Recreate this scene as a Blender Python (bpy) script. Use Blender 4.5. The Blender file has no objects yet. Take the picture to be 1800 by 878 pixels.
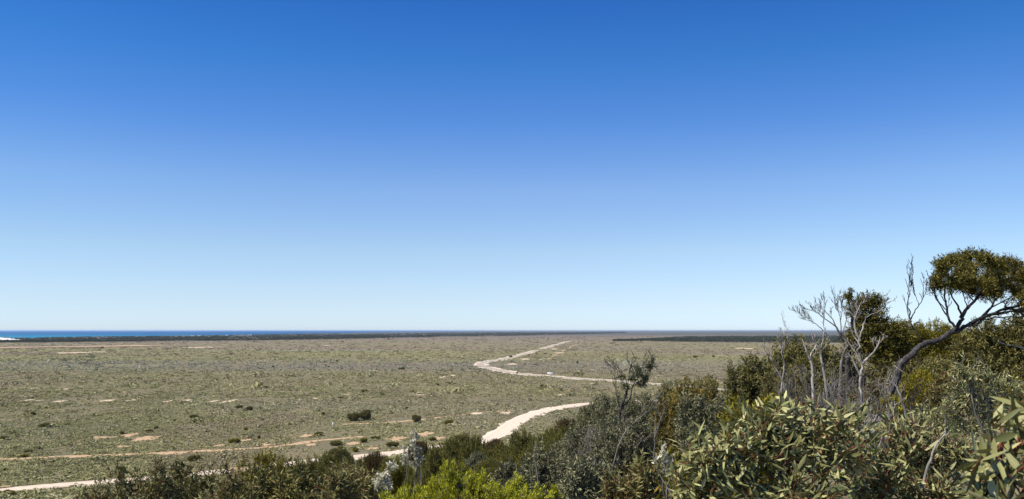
import bpy, math, random
import numpy as np
from mathutils import Vector
R = math.radians
scn = bpy.context.scene
COL = scn.collection

# ------------------------------------------------------------------ camera, sky, sun
W0, H0, HOR = 1800.0, 878.0, 581.0      # photograph size and the row of its horizon
F = 1413.0                              # focal length in photo pixels
CZ = 35.0                               # camera height above the plain
cam = bpy.data.cameras.new('camera'); cam_o = bpy.data.objects.new('camera', cam); COL.objects.link(cam_o)
cam_o.location = (0, 0, CZ); cam_o.rotation_euler = (R(90), 0, 0)
cam.sensor_width = 36.0; cam.lens = 36.0 * F / W0
cam.shift_y = (HOR - H0 / 2) / W0       # a level camera, picture cropped at the bottom
cam.clip_start = 0.1; cam.clip_end = 200000
cam.dof.use_dof = True; cam.dof.focus_distance = 14.0; cam.dof.aperture_fstop = 9.0
scn.camera = cam_o

SUN_EL, SUN_AZ = 54.0, 250.0            # azimuth clockwise from +Y: high on the left
world = bpy.data.worlds.new('World'); scn.world = world; world.use_nodes = True
nt = world.node_tree; bg = nt.nodes['Background']
sky = nt.nodes.new('ShaderNodeTexSky'); sky.sky_type = 'NISHITA'; sky.sun_disc = False
sky.sun_elevation = R(SUN_EL); sky.sun_rotation = R(SUN_AZ)
sky.air_density = 1.0; sky.dust_density = 0.15; sky.ozone_density = 4.0; sky.altitude = 100
# tint by height: a polarised, very clear sky (deep blue only 20 degrees up)
tc = nt.nodes.new('ShaderNodeTexCoord'); sx = nt.nodes.new('ShaderNodeSeparateXYZ')
ramp = nt.nodes.new('ShaderNodeValToRGB')
nt.links.new(tc.outputs['Generated'], sx.inputs[0])
nt.links.new(sx.outputs['Z'], ramp.inputs[0])
SKYSTOPS = [(0.0, (0.783, 0.968, 1.406)), (0.0064, (0.783, 0.968, 1.406)), (0.0403, (0.839, 0.911, 1.177)), (0.0965, (0.927, 0.941, 1.053)), (0.1722, (0.834, 0.906, 1.106)), (0.245, (0.51, 0.765, 1.147)), (0.3138, (0.288, 0.673, 1.108)), (0.378, (0.192, 0.559, 1.066)), (0.6, (0.192, 0.559, 1.066))]
cr = ramp.color_ramp
while len(cr.elements) < len(SKYSTOPS): cr.elements.new(0.5)
for e, (p, c) in zip(cr.elements, SKYSTOPS): e.position = p; e.color = (*c, 1)
mx = nt.nodes.new('ShaderNodeMix'); mx.data_type = 'RGBA'; mx.blend_type = 'MULTIPLY'; mx.inputs['Factor'].default_value = 1
nt.links.new(sky.outputs[0], mx.inputs['A']); nt.links.new(ramp.outputs[0], mx.inputs['B'])
# lens vignetting and polariser darkening painted into the sky colour, to either side
mrx = nt.nodes.new('ShaderNodeMapRange'); mrx.inputs[1].default_value = -0.6; mrx.inputs[2].default_value = 0.6; nt.links.new(sx.outputs['X'], mrx.inputs[0])
rx_ = nt.nodes.new('ShaderNodeValToRGB'); nt.links.new(mrx.outputs[0], rx_.inputs[0]); rx_.color_ramp.interpolation = 'B_SPLINE'
cs = [(0.0, (0.70, 0.86, 0.90)), (0.1, (0.75, 0.89, 0.92)), (0.5, (1, 1, 1)), (0.9, (0.80, 0.90, 0.92)), (1.0, (0.76, 0.88, 0.90))]
while len(rx_.color_ramp.elements) < 5: rx_.color_ramp.elements.new(0.5)
for e, (p, c) in zip(rx_.color_ramp.elements, cs): e.position = p; e.color = (*c, 1)
mx2 = nt.nodes.new('ShaderNodeMix'); mx2.data_type = 'RGBA'; mx2.blend_type = 'MULTIPLY'; mx2.inputs['Factor'].default_value = 1
nt.links.new(mx.outputs['Result'], mx2.inputs['A']); nt.links.new(rx_.outputs[0], mx2.inputs['B'])
mrz = nt.nodes.new('ShaderNodeMapRange'); mrz.inputs[1].default_value = 0.05; mrz.inputs[2].default_value = 0.3; mrz.inputs[3].default_value = 0.15; mrz.inputs[4].default_value = 1.15; nt.links.new(sx.outputs['Z'], mrz.inputs[0]); nt.links.new(mrz.outputs[0], mx2.inputs['Factor'])
nt.links.new(mx2.outputs['Result'], bg.inputs['Color']); bg.inputs['Strength'].default_value = 0.10

sun = bpy.data.lights.new('sun', 'SUN'); sun.energy = 5.0; sun.angle = R(0.53); sun.color = (1, 0.93, 0.81)
sun_o = bpy.data.objects.new('sun', sun); COL.objects.link(sun_o)
sd = Vector((math.sin(R(SUN_AZ)) * math.cos(R(SUN_EL)), math.cos(R(SUN_AZ)) * math.cos(R(SUN_EL)), math.sin(R(SUN_EL))))
sun_o.rotation_euler = sd.to_track_quat('Z', 'Y').to_euler(); sun_o.location = (0, 0, 80)
vs = scn.view_settings; scn.display_settings.display_device = 'sRGB'
vs.view_transform = 'Standard'; vs.look = 'None'; vs.gamma = 1; vs.exposure = 0.45; vs.use_curve_mapping = False
scn.render.engine = 'CYCLES'
scn.cycles.max_bounces = 5; scn.cycles.transparent_max_bounces = 8; scn.cycles.volume_bounces = 1

# ------------------------------------------------------------------ helpers
def tag(o, label=None, cat=None, group=None, kind=None):
    if label: o['label'] = label
    if cat: o['category'] = cat
    if group: o['group'] = group
    if kind: o['kind'] = kind
    return o

def empty(name, loc, rz=0.0):
    o = bpy.data.objects.new(name, None); COL.objects.link(o); o.location = loc; o.rotation_euler = (0, 0, rz)
    o.empty_display_size = 0.3
    return o

def mesh_np(name, V, Fq, mat, parent=None, rnd=None, smooth=False, link=True):
    """V (n,3); Fq (m,4) or (m,3); rnd per face value"""
    me = bpy.data.meshes.new(name)
    V = np.ascontiguousarray(V, dtype=np.float32); Fq = np.ascontiguousarray(Fq, dtype=np.int32)
    k = Fq.shape[1]
    me.vertices.add(len(V)); me.vertices.foreach_set('co', V.ravel())
    me.loops.add(Fq.size); me.loops.foreach_set('vertex_index', Fq.ravel())
    me.polygons.add(len(Fq)); me.polygons.foreach_set('loop_start', np.arange(0, Fq.size, k, dtype=np.int32))
    me.update(calc_edges=True)
    if rnd is not None:
        a = me.attributes.new('rnd', 'FLOAT', 'FACE'); a.data.foreach_set('value', np.ascontiguousarray(rnd, dtype=np.float32))
    if smooth: me.polygons.foreach_set('use_smooth', np.ones(len(Fq), dtype=bool))
    for m in (mat if isinstance(mat, (list, tuple)) else [mat]): me.materials.append(m)
    o = bpy.data.objects.new(name, me)
    if link: COL.objects.link(o)
    if parent is not None: o.parent = parent
    return o

def new_mat(name, rough=0.8, spec=0.2):
    m = bpy.data.materials.new(name); m.use_nodes = True
    b = m.node_tree.nodes['Principled BSDF']
    b.inputs['Roughness'].default_value = rough; b.inputs['Specular IOR Level'].default_value = spec
    return m, m.node_tree, b

def ramp_node(nt, stops, interp='LINEAR'):
    n = nt.nodes.new('ShaderNodeValToRGB'); c = n.color_ramp; c.interpolation = interp
    while len(c.elements) < len(stops): c.elements.new(0.5)
    for e, (p, col) in zip(c.elements, stops): e.position = p; e.color = (*col, 1)
    return n

def leaf_mat(name, stops, rough=0.45, spec=0.35, trans=0.22, back=None):
    """leaf colour picked per leaf by its own random value"""
    m, nt, b = new_mat(name, rough, spec)
    at = nt.nodes.new('ShaderNodeAttribute'); at.attribute_name = 'rnd'
    rp = ramp_node(nt, stops); nt.links.new(at.outputs['Fac'], rp.inputs[0])
    oi = nt.nodes.new('ShaderNodeTexNoise'); oi.inputs['Scale'].default_value = 1.3
    tco = nt.nodes.new('ShaderNodeNewGeometry'); nt.links.new(tco.outputs['Position'], oi.inputs['Vector'])
    hs = nt.nodes.new('ShaderNodeHueSaturation')
    mr = nt.nodes.new('ShaderNodeMapRange'); mr.inputs[1].default_value = 0.3; mr.inputs[2].default_value = 0.7
    mr.inputs[3].default_value = 0.72; mr.inputs[4].default_value = 1.25
    nt.links.new(oi.outputs[0], mr.inputs[0]); nt.links.new(mr.outputs[0], hs.inputs['Value'])
    nt.links.new(rp.outputs[0], hs.inputs['Color'])
    nt.links.new(hs.outputs[0], b.inputs['Base Color'])
    tr = nt.nodes.new('ShaderNodeBsdfTranslucent'); nt.links.new(hs.outputs[0], tr.inputs['Color'])
    mix = nt.nodes.new('ShaderNodeMixShader'); mix.inputs[0].default_value = trans
    out = nt.nodes['Material Output']
    nt.links.new(b.outputs[0], mix.inputs[1]); nt.links.new(tr.outputs[0], mix.inputs[2]); nt.links.new(mix.outputs[0], out.inputs['Surface'])
    return m

def bark_mat(name, c0, c1, scale=9.0):
    m, nt, b = new_mat(name, 0.85, 0.15)
    g = nt.nodes.new('ShaderNodeNewGeometry'); mp = nt.nodes.new('ShaderNodeMapping'); mp.inputs['Scale'].default_value = (1, 1, 0.35)
    n = nt.nodes.new('ShaderNodeTexNoise'); n.inputs['Scale'].default_value = scale; n.inputs['Detail'].default_value = 5
    nt.links.new(g.outputs['Position'], mp.inputs[0]); nt.links.new(mp.outputs[0], n.inputs['Vector'])
    rp = ramp_node(nt, [(0.35, c0), (0.65, c1)]); nt.links.new(n.outputs[0], rp.inputs[0]); nt.links.new(rp.outputs[0], b.inputs['Base Color'])
    bp = nt.nodes.new('ShaderNodeBump'); bp.inputs['Strength'].default_value = 0.6; bp.inputs['Distance'].default_value = 0.02
    nt.links.new(n.outputs[0], bp.inputs['Height']); nt.links.new(bp.outputs[0], b.inputs['Normal'])
    return m

def smooth01(x): x = np.clip(x, 0, 1); return x * x * (3 - 2 * x)

# pixel on the plain -> world point; and the reverse for distances
def G(px, py):
    d = CZ * F / (py - HOR); return ((px - W0 / 2) / F * d, d)

# value noise for numpy
_r = np.random.RandomState(3); _tab = _r.rand(256, 256)
def vnoise(x, y):
    x = np.asarray(x, float); y = np.asarray(y, float)
    xi = np.floor(x).astype(int); yi = np.floor(y).astype(int); fx = smooth01(x - xi); fy = smooth01(y - yi)
    a = _tab[xi & 255, yi & 255]; b = _tab[(xi + 1) & 255, yi & 255]; c = _tab[xi & 255, (yi + 1) & 255]; d = _tab[(xi + 1) & 255, (yi + 1) & 255]
    return (a * (1 - fx) + b * fx) * (1 - fy) + (c * (1 - fx) + d * fx) * fy
def fnoise(x, y, o=3):
    s = 0; a = 1; t = 0
    for i in range(o): s = s + a * vnoise(x * 2**i + 17 * i, y * 2**i + 5 * i); t += a; a *= 0.5
    return s / t

HP_T = [-200, 0, 12, 30, 60, 90, 130, 170, 1e5]
HP_Z = [36, 33.3, 31.2, 28.6, 24.0, 17, 6, 0, 0]
def terrain(x, y):
    x = np.asarray(x, float); y = np.asarray(y, float)
    t = y - 1.6 * x
    h = np.interp(t, HP_T, HP_Z)
    h = h * (1 - smooth01((y - 55) / 130.0)) * (1 - smooth01((np.hypot(x, y) - 150) / 250.0))
    n = (fnoise(x / 9.0, y / 9.0) - 0.5) * 1.4 * np.clip(h / 10, 0, 1) * np.clip((np.hypot(x, y) - 4) / 10, 0, 1)
    und = (fnoise(x / 60.0 + 9, y / 60.0 + 4) - 0.5) * 1.0
    return h + n + und * np.clip((np.hypot(x, y) - 60) / 100, 0, 1) * np.clip((2500 - np.hypot(x, y)) / 1000, 0, 1) * 0.6

# ------------------------------------------------------------------ roads as world polylines
def world_line(pts): return np.array([G(*p) for p in pts])
def densify(P, step):
    # Catmull-Rom through the points
    P = np.asarray(P, float); Q = np.vstack([2 * P[0] - P[1], P, 2 * P[-1] - P[-2]]); out = []
    for i in range(1, len(Q) - 2):
        n = max(2, int(np.linalg.norm(Q[i + 1] - Q[i]) / step)); t = np.linspace(0, 1, n, endpoint=False)[:, None]
        a, b, c, d = Q[i - 1], Q[i], Q[i + 1], Q[i + 2]
        out.append(0.5 * ((2 * b) + (-a + c) * t + (2 * a - 5 * b + 4 * c - d) * t**2 + (-a + 3 * b - 3 * c + d) * t**3))
    out.append(P[-1][None]); return np.vstack(out)

main_road = densify(world_line([(1330, 690), (1230, 682), (1150, 675.5), (1060, 668.5), (1000, 664.5), (940, 659.5), (900, 655), (873, 650.5), (855, 646), (845, 641.5), (848, 638), (862, 635), (885, 631.5), (910, 625.5), (950, 614.5), (985, 604), (1000, 600.5), (1022, 599.2)]), 6.0)
near_track = densify(world_line([(-160, 884), (0, 864), (120, 852), (250, 843), (400, 829), (560, 811), (680, 799), (770, 788), (850, 776), (885, 757), (915, 738), (955, 723), (1015, 712.5), (1090, 706), (1200, 703)]), 3.0)
old_track = densify(world_line([(-120, 812), (20, 807), (100, 803), (200, 800), (300, 796), (400, 791), (480, 786), (560, 775), (640, 768)]), 5.0)
fence_track = densify(world_line([(600, 746), (700, 742), (790, 733), (850, 726), (900, 722)]), 4.0)
side_track = densify(world_line([(952, 637), (985, 620), (1012, 606), (1028, 600.5)]), 12.0)
far_strip = densify(world_line([(-60, 612.6), (120, 610.5), (280, 608)]), 30.0)

def dist_line(X, Y, L):
    P = np.stack([X, Y], 1); best = np.full(len(X), 1e9)
    for i in range(0, len(L) - 1):
        a, b = L[i], L[i + 1]; ab = b - a; t = np.clip(((P - a) @ ab) / (ab @ ab + 1e-9), 0, 1)
        best = np.minimum(best, np.hypot(*(P - (a + t[:, None] * ab)).T))
    return best

def strip(name, L, half, mat, lift, label=None, wob=0.25, ncross=5, seed=0):
    L = np.asarray(L); T = np.gradient(L, axis=0); T /= np.linalg.norm(T, axis=1)[:, None]; N = np.stack([-T[:, 1], T[:, 0]], 1)
    n = len(L); s = np.cumsum(np.r_[0, np.linalg.norm(np.diff(L, axis=0), axis=1)])
    hl = half * (1 + wob * (fnoise(s / 9 + seed, s * 0 + 3) - 0.5) * 2) if np.isscalar(half) else half * (1 + wob * (fnoise(s / 9 + seed, s * 0 + 3) - 0.5) * 2)
    hr = half * (1 + wob * (fnoise(s / 8 + seed + 50, s * 0 + 8) - 0.5) * 2)
    V = []; c = np.linspace(-1, 1, ncross)
    for k in c:
        w = hl if k < 0 else hr
        P = L + N * (w * k)[:, None]
        V.append(np.column_stack([P, terrain(P[:, 0], P[:, 1]) + lift]))
    V = np.stack(V, 1).reshape(-1, 3); idx = np.arange(n * ncross).reshape(n, ncross)
    Fq = np.stack([idx[:-1, :-1], idx[1:, :-1], idx[1:, 1:], idx[:-1, 1:]], -1).reshape(-1, 4)[:, ::-1]
    o = mesh_np(name, V, Fq, mat); tag(o, kind='structure')
    if label: o['label'] = label
    return o

def soil_mat(name, c0, c1, scale=0.6, fine=6.0):
    m, nt, b = new_mat(name, 0.95, 0.05)
    g = nt.nodes.new('ShaderNodeNewGeometry')
    n = nt.nodes.new('ShaderNodeTexNoise'); n.inputs['Scale'].default_value = scale; n.inputs['Detail'].default_value = 8; n.inputs['Roughness'].default_value = 0.65
    nt.links.new(g.outputs['Position'], n.inputs['Vector'])
    rp = ramp_node(nt, [(0.3, c0), (0.7, c1)]); nt.links.new(n.outputs[0], rp.inputs[0]); nt.links.new(rp.outputs[0], b.inputs['Base Color'])
    bp = nt.nodes.new('ShaderNodeBump'); bp.inputs['Strength'].default_value = 0.5; bp.inputs['Distance'].default_value = 0.05
    n2 = nt.nodes.new('ShaderNodeTexNoise'); n2.inputs['Scale'].default_value = fine; nt.links.new(g.outputs['Position'], n2.inputs['Vector'])
    nt.links.new(n2.outputs[0], bp.inputs['Height']); nt.links.new(bp.outputs[0], b.inputs['Normal'])
    return m
M_road = soil_mat('limestone_gravel', (0.36, 0.31, 0.245), (0.47, 0.41, 0.33), 0.35)
M_track = soil_mat('pale_track_sand', (0.58, 0.475, 0.36), (0.76, 0.64, 0.50), 0.5)
M_red = soil_mat('orange_sand', (0.38, 0.255, 0.145), (0.50, 0.36, 0.225), 0.5)
M_orange = soil_mat('far_orange_sand', (0.50, 0.33, 0.21), (0.62, 0.44, 0.30), 0.02)
M_bank = soil_mat('road_bank_sand', (0.52, 0.42, 0.31), (0.72, 0.62, 0.50), 0.8)

# ------------------------------------------------------------------ ground, one sheet to the horizon
def axis_vals(lo, hi, core_lo, core_hi, step, grow_=1.13):
    v = list(np.arange(core_lo, core_hi, step)); s = step; x = v[-1]
    while x < hi: s *= grow_; x += s; v.append(x)
    s = step; x = v[0]
    while x > lo: s *= grow_; x -= s; v.insert(0, x)
    return np.array(v)
gx = axis_vals(-75000, 75000, -130, 140, 2.5); gy = axis_vals(-75000, 75000, -30, 330, 2.5)
GX, GY = np.meshgrid(gx, gy, indexing='ij'); GZ = terrain(GX, GY)
idx = np.arange(GX.size).reshape(GX.shape)
FQ = np.stack([idx[:-1, :-1], idx[1:, :-1], idx[1:, 1:], idx[:-1, 1:]], -1).reshape(-1, 4)
M_ground, nt, b = new_mat('scrub_plain_soil', 0.95, 0.05)
g = nt.nodes.new('ShaderNodeNewGeometry')
def N(scale, detail=6, rough=0.6, sc=None):
    n = nt.nodes.new('ShaderNodeTexNoise'); n.inputs['Scale'].default_value = scale; n.inputs['Detail'].default_value = detail; n.inputs['Roughness'].default_value = rough
    if sc:
        mp = nt.nodes.new('ShaderNodeMapping'); mp.inputs['Scale'].default_value = sc; nt.links.new(g.outputs['Position'], mp.inputs[0]); nt.links.new(mp.outputs[0], n.inputs['Vector'])
    else: nt.links.new(g.outputs['Position'], n.inputs['Vector'])
    return n
def MIX(f, a, b_, blend='MIX'):
    n = nt.nodes.new('ShaderNodeMix'); n.data_type = 'RGBA'; n.blend_type = blend
    for s, v in (('Factor', f), ('A', a), ('B', b_)):
        if hasattr(v, 'links') or hasattr(v, 'is_linked'): nt.links.new(v, n.inputs[s])
        else: n.inputs[s].default_value = v if s == 'Factor' else (*v, 1)
    return n.outputs['Result']
def MR(src, a, b_, c=0.0, d=1.0):
    n = nt.nodes.new('ShaderNodeMapRange'); n.inputs[1].default_value = a; n.inputs[2].default_value = b_; n.inputs[3].default_value = c; n.inputs[4].default_value = d
    nt.links.new(src, n.inputs[0]); return n.outputs[0]
# near: bare soil and litter under the modelled shrubs; far: the mean colour of the scrub itself
sep = nt.nodes.new('ShaderNodeSeparateXYZ'); nt.links.new(g.outputs['Position'], sep.inputs[0])
soil = ramp_node(nt, [(0.25, (0.14, 0.12, 0.07)), (0.5, (0.20, 0.165, 0.10)), (0.78, (0.36, 0.255, 0.155))]); nt.links.new(N(0.05, 8, 0.65).outputs[0], soil.inputs[0])
litter = MIX(MR(N(1.6, 5).outputs[0], 0.42, 0.6), soil.outputs[0], (0.12, 0.115, 0.07))
scrub = ramp_node(nt, [(0.3, (0.148, 0.140, 0.059)), (0.5, (0.201, 0.189, 0.086)), (0.7, (0.254, 0.232, 0.117))]); nt.links.new(N(0.16, 7, 0.75).outputs[0], scrub.inputs[0])
brown = MR(N(0.0016, 4, 0.6, (0.5, 1.4, 1)).outputs[0], 0.46, 0.60)
scrub2 = MIX(brown, scrub.outputs[0], (0.20, 0.155, 0.115))
grey = MR(N(0.004, 4, 0.6, (0.35, 1.2, 1)).outputs[0], 0.54, 0.66, 0, 0.55)
scrub3 = MIX(grey, scrub2, (0.20, 0.20, 0.175))
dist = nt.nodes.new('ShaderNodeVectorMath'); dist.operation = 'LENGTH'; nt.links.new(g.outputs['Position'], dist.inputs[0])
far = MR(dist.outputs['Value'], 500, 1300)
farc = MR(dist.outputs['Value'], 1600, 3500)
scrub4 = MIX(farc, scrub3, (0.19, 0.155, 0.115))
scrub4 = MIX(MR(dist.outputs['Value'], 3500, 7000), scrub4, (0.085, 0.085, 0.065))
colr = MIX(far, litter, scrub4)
orange = MR(N(0.0045, 5, 0.6, (0.35, 1.6, 1)).outputs[0], 0.67, 0.70)
colr = MIX(orange, colr, (0.40, 0.27, 0.17))
nt.links.new(colr, b.inputs['Base Color'])
bp = nt.nodes.new('ShaderNodeBump'); bp.inputs['Strength'].default_value = 0.8; bp.inputs['Distance'].default_value = 0.3
nt.links.new(N(0.9, 6, 0.7).outputs[0], bp.inputs['Height']); nt.links.new(bp.outputs[0], b.inputs['Normal'])
ground = tag(mesh_np('ground', np.column_stack([GX.ravel(), GY.ravel(), GZ.ravel()]), FQ, M_ground, smooth=True), kind='structure')

# roads
strip('road', main_road, 4.6, M_road, 0.10, wob=0.18)
strip('road_verge', main_road, 7.8, M_bank, 0.05, wob=0.6, seed=20)
TW = np.interp(near_track[:, 0], [-60, -25, 0], [2.3, 2.7, 3.4])
strip('track', near_track, TW, M_track, 0.10, wob=0.34)
strip('track_verge', near_track, TW + 0.9, M_bank, 0.05, wob=0.5, seed=31)
strip('old_track', old_track, 2.0, M_red, 0.06, wob=0.7, seed=11)
strip('footpath', fence_track, 1.6, M_red, 0.06, wob=0.8, seed=15)
strip('side_track', side_track, 1.9, M_red, 0.08, wob=0.6, seed=5)
strip('far_track', far_strip, 34, M_orange, 0.9, wob=0.4, seed=7)

def offset(L, o):
    T = np.gradient(L, axis=0); T /= np.linalg.norm(T, axis=1)[:, None]; return L + np.stack([-T[:, 1], T[:, 0]], 1) * o
M_rut = soil_mat('packed_wheel_rut', (0.46, 0.37, 0.27), (0.66, 0.55, 0.42), 0.8)
M_rut2 = soil_mat('packed_road_rut', (0.29, 0.25, 0.195), (0.40, 0.35, 0.275), 0.3)
for o_ in (-1.75, -0.45, 0.9, 1.9): strip('wheel_rut', offset(near_track, o_), 0.2, M_rut, 0.115, wob=0.9, ncross=2, seed=60 + o_)
for o_ in (-1.9, 0.0, 1.9): strip('wheel_rut', offset(main_road, o_), 0.5, M_rut2, 0.115, wob=0.8, ncross=2, seed=70 + o_)
# bare patches of sand among the scrub
PATCH = [(48, 704.5, 13, 2.6), (70, 705, 7, 2.2), (105, 706, 15, 4), (188, 705, 17, 3.4), (230, 704, 9, 6), (295, 706, 10, 4), (325, 704.5, 19, 4.2), (375, 706, 13, 5), (400, 707, 13, 7),
         (60, 683, 16, 1.6), (115, 684.5, 18, 2.4), (222, 690, 10, 2), (470, 693, 8, 2), (555, 701, 10, 2.4), (610, 694, 22, 1.8), (735, 695, 22, 2), (778, 664, 7, 3.2), (795, 661, 10, 3),
         (125, 621, 42, 3), (168, 619.4, 18, 1.8), (350, 611.3, 36, 2.4), (575, 608, 12, 1), (900, 641, 14, 3), (922, 632, 16, 2.2), (945, 632.5, 14, 1.4), (975, 614, 10, 1.4), (985, 621, 16, 1.4),
         (1041, 651, 10, 2.4), (1160, 661, 9, 3.4), (985, 695, 10, 2.6), (1308, 613, 25, 2), (540, 766, 14, 6), (700, 772, 26, 9), (620, 781, 18, 6), (655, 790, 20, 5), (745, 764, 22, 9), (770, 772, 16, 7),
         (230, 765, 22, 7), (255, 772, 30, 10), (180, 770, 34, 6), (300, 797, 60, 6), (140, 803, 50, 5), (365, 793, 50, 5), (215, 785, 20, 4), (385, 784, 13, 5), (545, 783, 16, 5), (8, 856, 22, 4), (420, 826, 36, 6), (835, 728, 22, 4), (890, 727, 18, 5), (470, 782, 30, 6), (430, 774, 16, 4)]
PW = []
def patch(px, py, wpx, hpx, seed):
    x, y = G(px, py); y0 = G(px, py + hpx / 2)[1]; y1 = G(px, py - hpx / 2)[1]; rx = wpx / F * y * 0.68; ry = (y1 - y0) / 2
    PW.append((x, y, rx, ry))
    n = 28; a = np.linspace(0, 2 * np.pi, n, endpoint=False); rr = 0.25 + 1.35 * fnoise(np.cos(a) * 3.2 + seed * 7.3, np.sin(a) * 3.2 + 3, 3)
    V = [(x, y)] + [(x + rx * rr[i] * math.cos(a[i]), y + ry * rr[i] * math.sin(a[i])) for i in range(n)]
    V = np.array(V); V = np.column_stack([V, terrain(V[:, 0], V[:, 1]) + 0.10 + 0.00012 * y])
    Fq = np.array([(0, 1 + i, 1 + (i + 1) % n) for i in range(n)])
    return V, Fq
M_patch = soil_mat('bare_cream_sand', (0.42, 0.315, 0.20), (0.62, 0.51, 0.37), 0.12)
pv = []; pf = []; off = 0
for i, p in enumerate([q for q in PATCH if q[1] > 755 and q[0] < 860]):
    V, Fq = patch(*p, i + 60); pv.append(V); pf.append(Fq + off); off += len(V)
tag(mesh_np('bare_soil', np.vstack(pv), np.vstack(pf), M_red), kind='structure')
pv = []; pf = []; off = 0
for i, p in enumerate([q for q in PATCH if not (q[1] > 755 and q[0] < 860)]):
    V, Fq = patch(*p, i); pv.append(V); pf.append(Fq + off); off += len(V)
M_patch = soil_mat('bare_cream_sand', (0.42, 0.315, 0.20), (0.62, 0.51, 0.37), 0.12)
tag(mesh_np('bare_sand', np.vstack(pv), np.vstack(pf), M_patch), kind='structure')

# sea, dunes, settlement by the shore
M_sea, nt, b = new_mat('sea_water', 0.7, 0.02)
g = nt.nodes.new('ShaderNodeNewGeometry')
sn = nt.nodes.new('ShaderNodeTexNoise'); sn.inputs['Scale'].default_value = 0.004; sn.inputs['Detail'].default_value = 6
mp = nt.nodes.new('ShaderNodeMapping'); mp.inputs['Scale'].default_value = (0.25, 1, 1); nt.links.new(g.outputs['Position'], mp.inputs[0]); nt.links.new(mp.outputs[0], sn.inputs['Vector'])
sep = nt.nodes.new('ShaderNodeSeparateXYZ'); nt.links.new(g.outputs['Position'], sep.inputs[0])
deep = MR(sep.outputs['Y'], 4200, 9000)
rp = ramp_node(nt, [(0.0, (0.012, 0.20, 0.32)), (0.35, (0.006, 0.12, 0.25)), (1.0, (0.004, 0.075, 0.20))]); nt.links.new(deep, rp.inputs[0])
cc = MIX(MR(sn.outputs[0], 0.4, 0.65, 0, 0.35), rp.outputs[0], (0.004, 0.085, 0.21))
nt.links.new(cc, b.inputs['Base Color'])
shore = densify([(-9000, 1900)] + [G(*p) for p in [(-60, 599), (0, 597.0), (60, 594.6), (110, 593.2), (200, 591.9), (300, 590.6), (420, 589.0), (520, 587.2), (620, 585.6), (700, 584.3), (760, 583.5), (830, 582.9)]] + [(-1500, 74000)], 200)
back = np.array([(-74000 + 72000 * t * 0, 0) for t in [0]])
pts = np.vstack([shore, [(-74000, 74000)], [(-74000, 1900)]])
import bmesh
bm = bmesh.new(); vs_ = [bm.verts.new((p[0], p[1], 0.6)) for p in pts]; f_ = bm.faces.new(vs_); bmesh.ops.triangulate(bm, faces=[f_]); bmesh.ops.recalc_face_normals(bm, faces=bm.faces)
me = bpy.data.meshes.new('sea'); bm.to_mesh(me); bm.free(); me.materials.append(M_sea)
if me.polygons[0].normal.z < 0: me.flip_normals()
sea = bpy.data.objects.new('sea', me); COL.objects.link(sea); tag(sea, kind='structure')

M_dune = soil_mat('white_dune_sand', (0.70, 0.67, 0.60), (0.85, 0.83, 0.76), 0.01, 0.3)
def dune_band(pxs, py0, py1, hmax, seed):
    nx, ny = 160, 14; V = []
    for i in range(nx):
        px = pxs[0] + (pxs[1] - pxs[0]) * i / (nx - 1); fade = math.sin(math.pi * min(1, i / (nx - 1) + 0.25)) ** 0.5 if i > nx * 0.25 else 1
        for j in range(ny):
            py = py0(px) + (py1(px) - py0(px)) * j / (ny - 1); x, y = G(px, py)
            e = math.sin(math.pi * j / (ny - 1)) * fade
            V.append((x, y, -0.6 + e * hmax * (0.25 + 1.1 * float(fnoise(x / 90 + seed, y / 160)))))
    idx = np.arange(nx * ny).reshape(nx, ny)
    return np.array(V), np.stack([idx[:-1, :-1], idx[1:, :-1], idx[1:, 1:], idx[:-1, 1:]], -1).reshape(-1, 4)
V, Fq = dune_band((-220, 122), lambda p: 600.0 - 0.028 * p if p > 0 else 600, lambda p: 597.0 - 0.028 * p if p > 0 else 597.5, 17, 2)
tag(mesh_np('sand_dunes', V, Fq, M_dune, smooth=True), kind='structure')
V, Fq = dune_band((85, 185), lambda p: 598.3 - 0.014 * (p - 70), lambda p: 596.9 - 0.014 * (p - 70), 4.5, 6)
tag(mesh_np('sand_dunes', V, Fq, M_dune, smooth=True), kind='structure')

# ------------------------------------------------------------------ instanced ground cover (uncountable)
def clump_proto(name, n, seed, rad=0.5, h=0.5, leaf=0.2, mat=None, aspect=0.55, trunk=0.0):
    r = np.random.RandomState(seed); 
    u = r.normal(size=(n, 3)); u[:, 2] = np.abs(u[:, 2]); u /= np.linalg.norm(u, axis=1)[:, None]
    lump = 0.75 + 0.5 * fnoise(u[:, 0] * 2.2 + seed * 3.1, u[:, 1] * 2.2 + u[:, 2] * 2, 2)
    C = u * lump[:, None] * (r.uniform(0.55, 1, n) ** 0.4)[:, None] * np.array([rad, rad, h]); C[:, 2] += trunk
    nrm = u + r.normal(size=(n, 3)) * 0.6; nrm /= np.linalg.norm(nrm, axis=1)[:, None]
    a = np.cross(nrm, r.normal(size=(n, 3))); a /= np.linalg.norm(a, axis=1)[:, None]; b_ = np.cross(nrm, a)
    L = (leaf * r.uniform(0.6, 1.3, n))[:, None]; Wd = L * aspect
    V = np.stack([C - a * L, C - b_ * Wd, C + a * L, C + b_ * Wd], 1).reshape(-1, 3); V[:, 2] = np.maximum(V[:, 2], -0.05)
    return mesh_np(name, V, np.arange(4 * n).reshape(n, 4), mat, rnd=r.rand(n), link=False)

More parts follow.
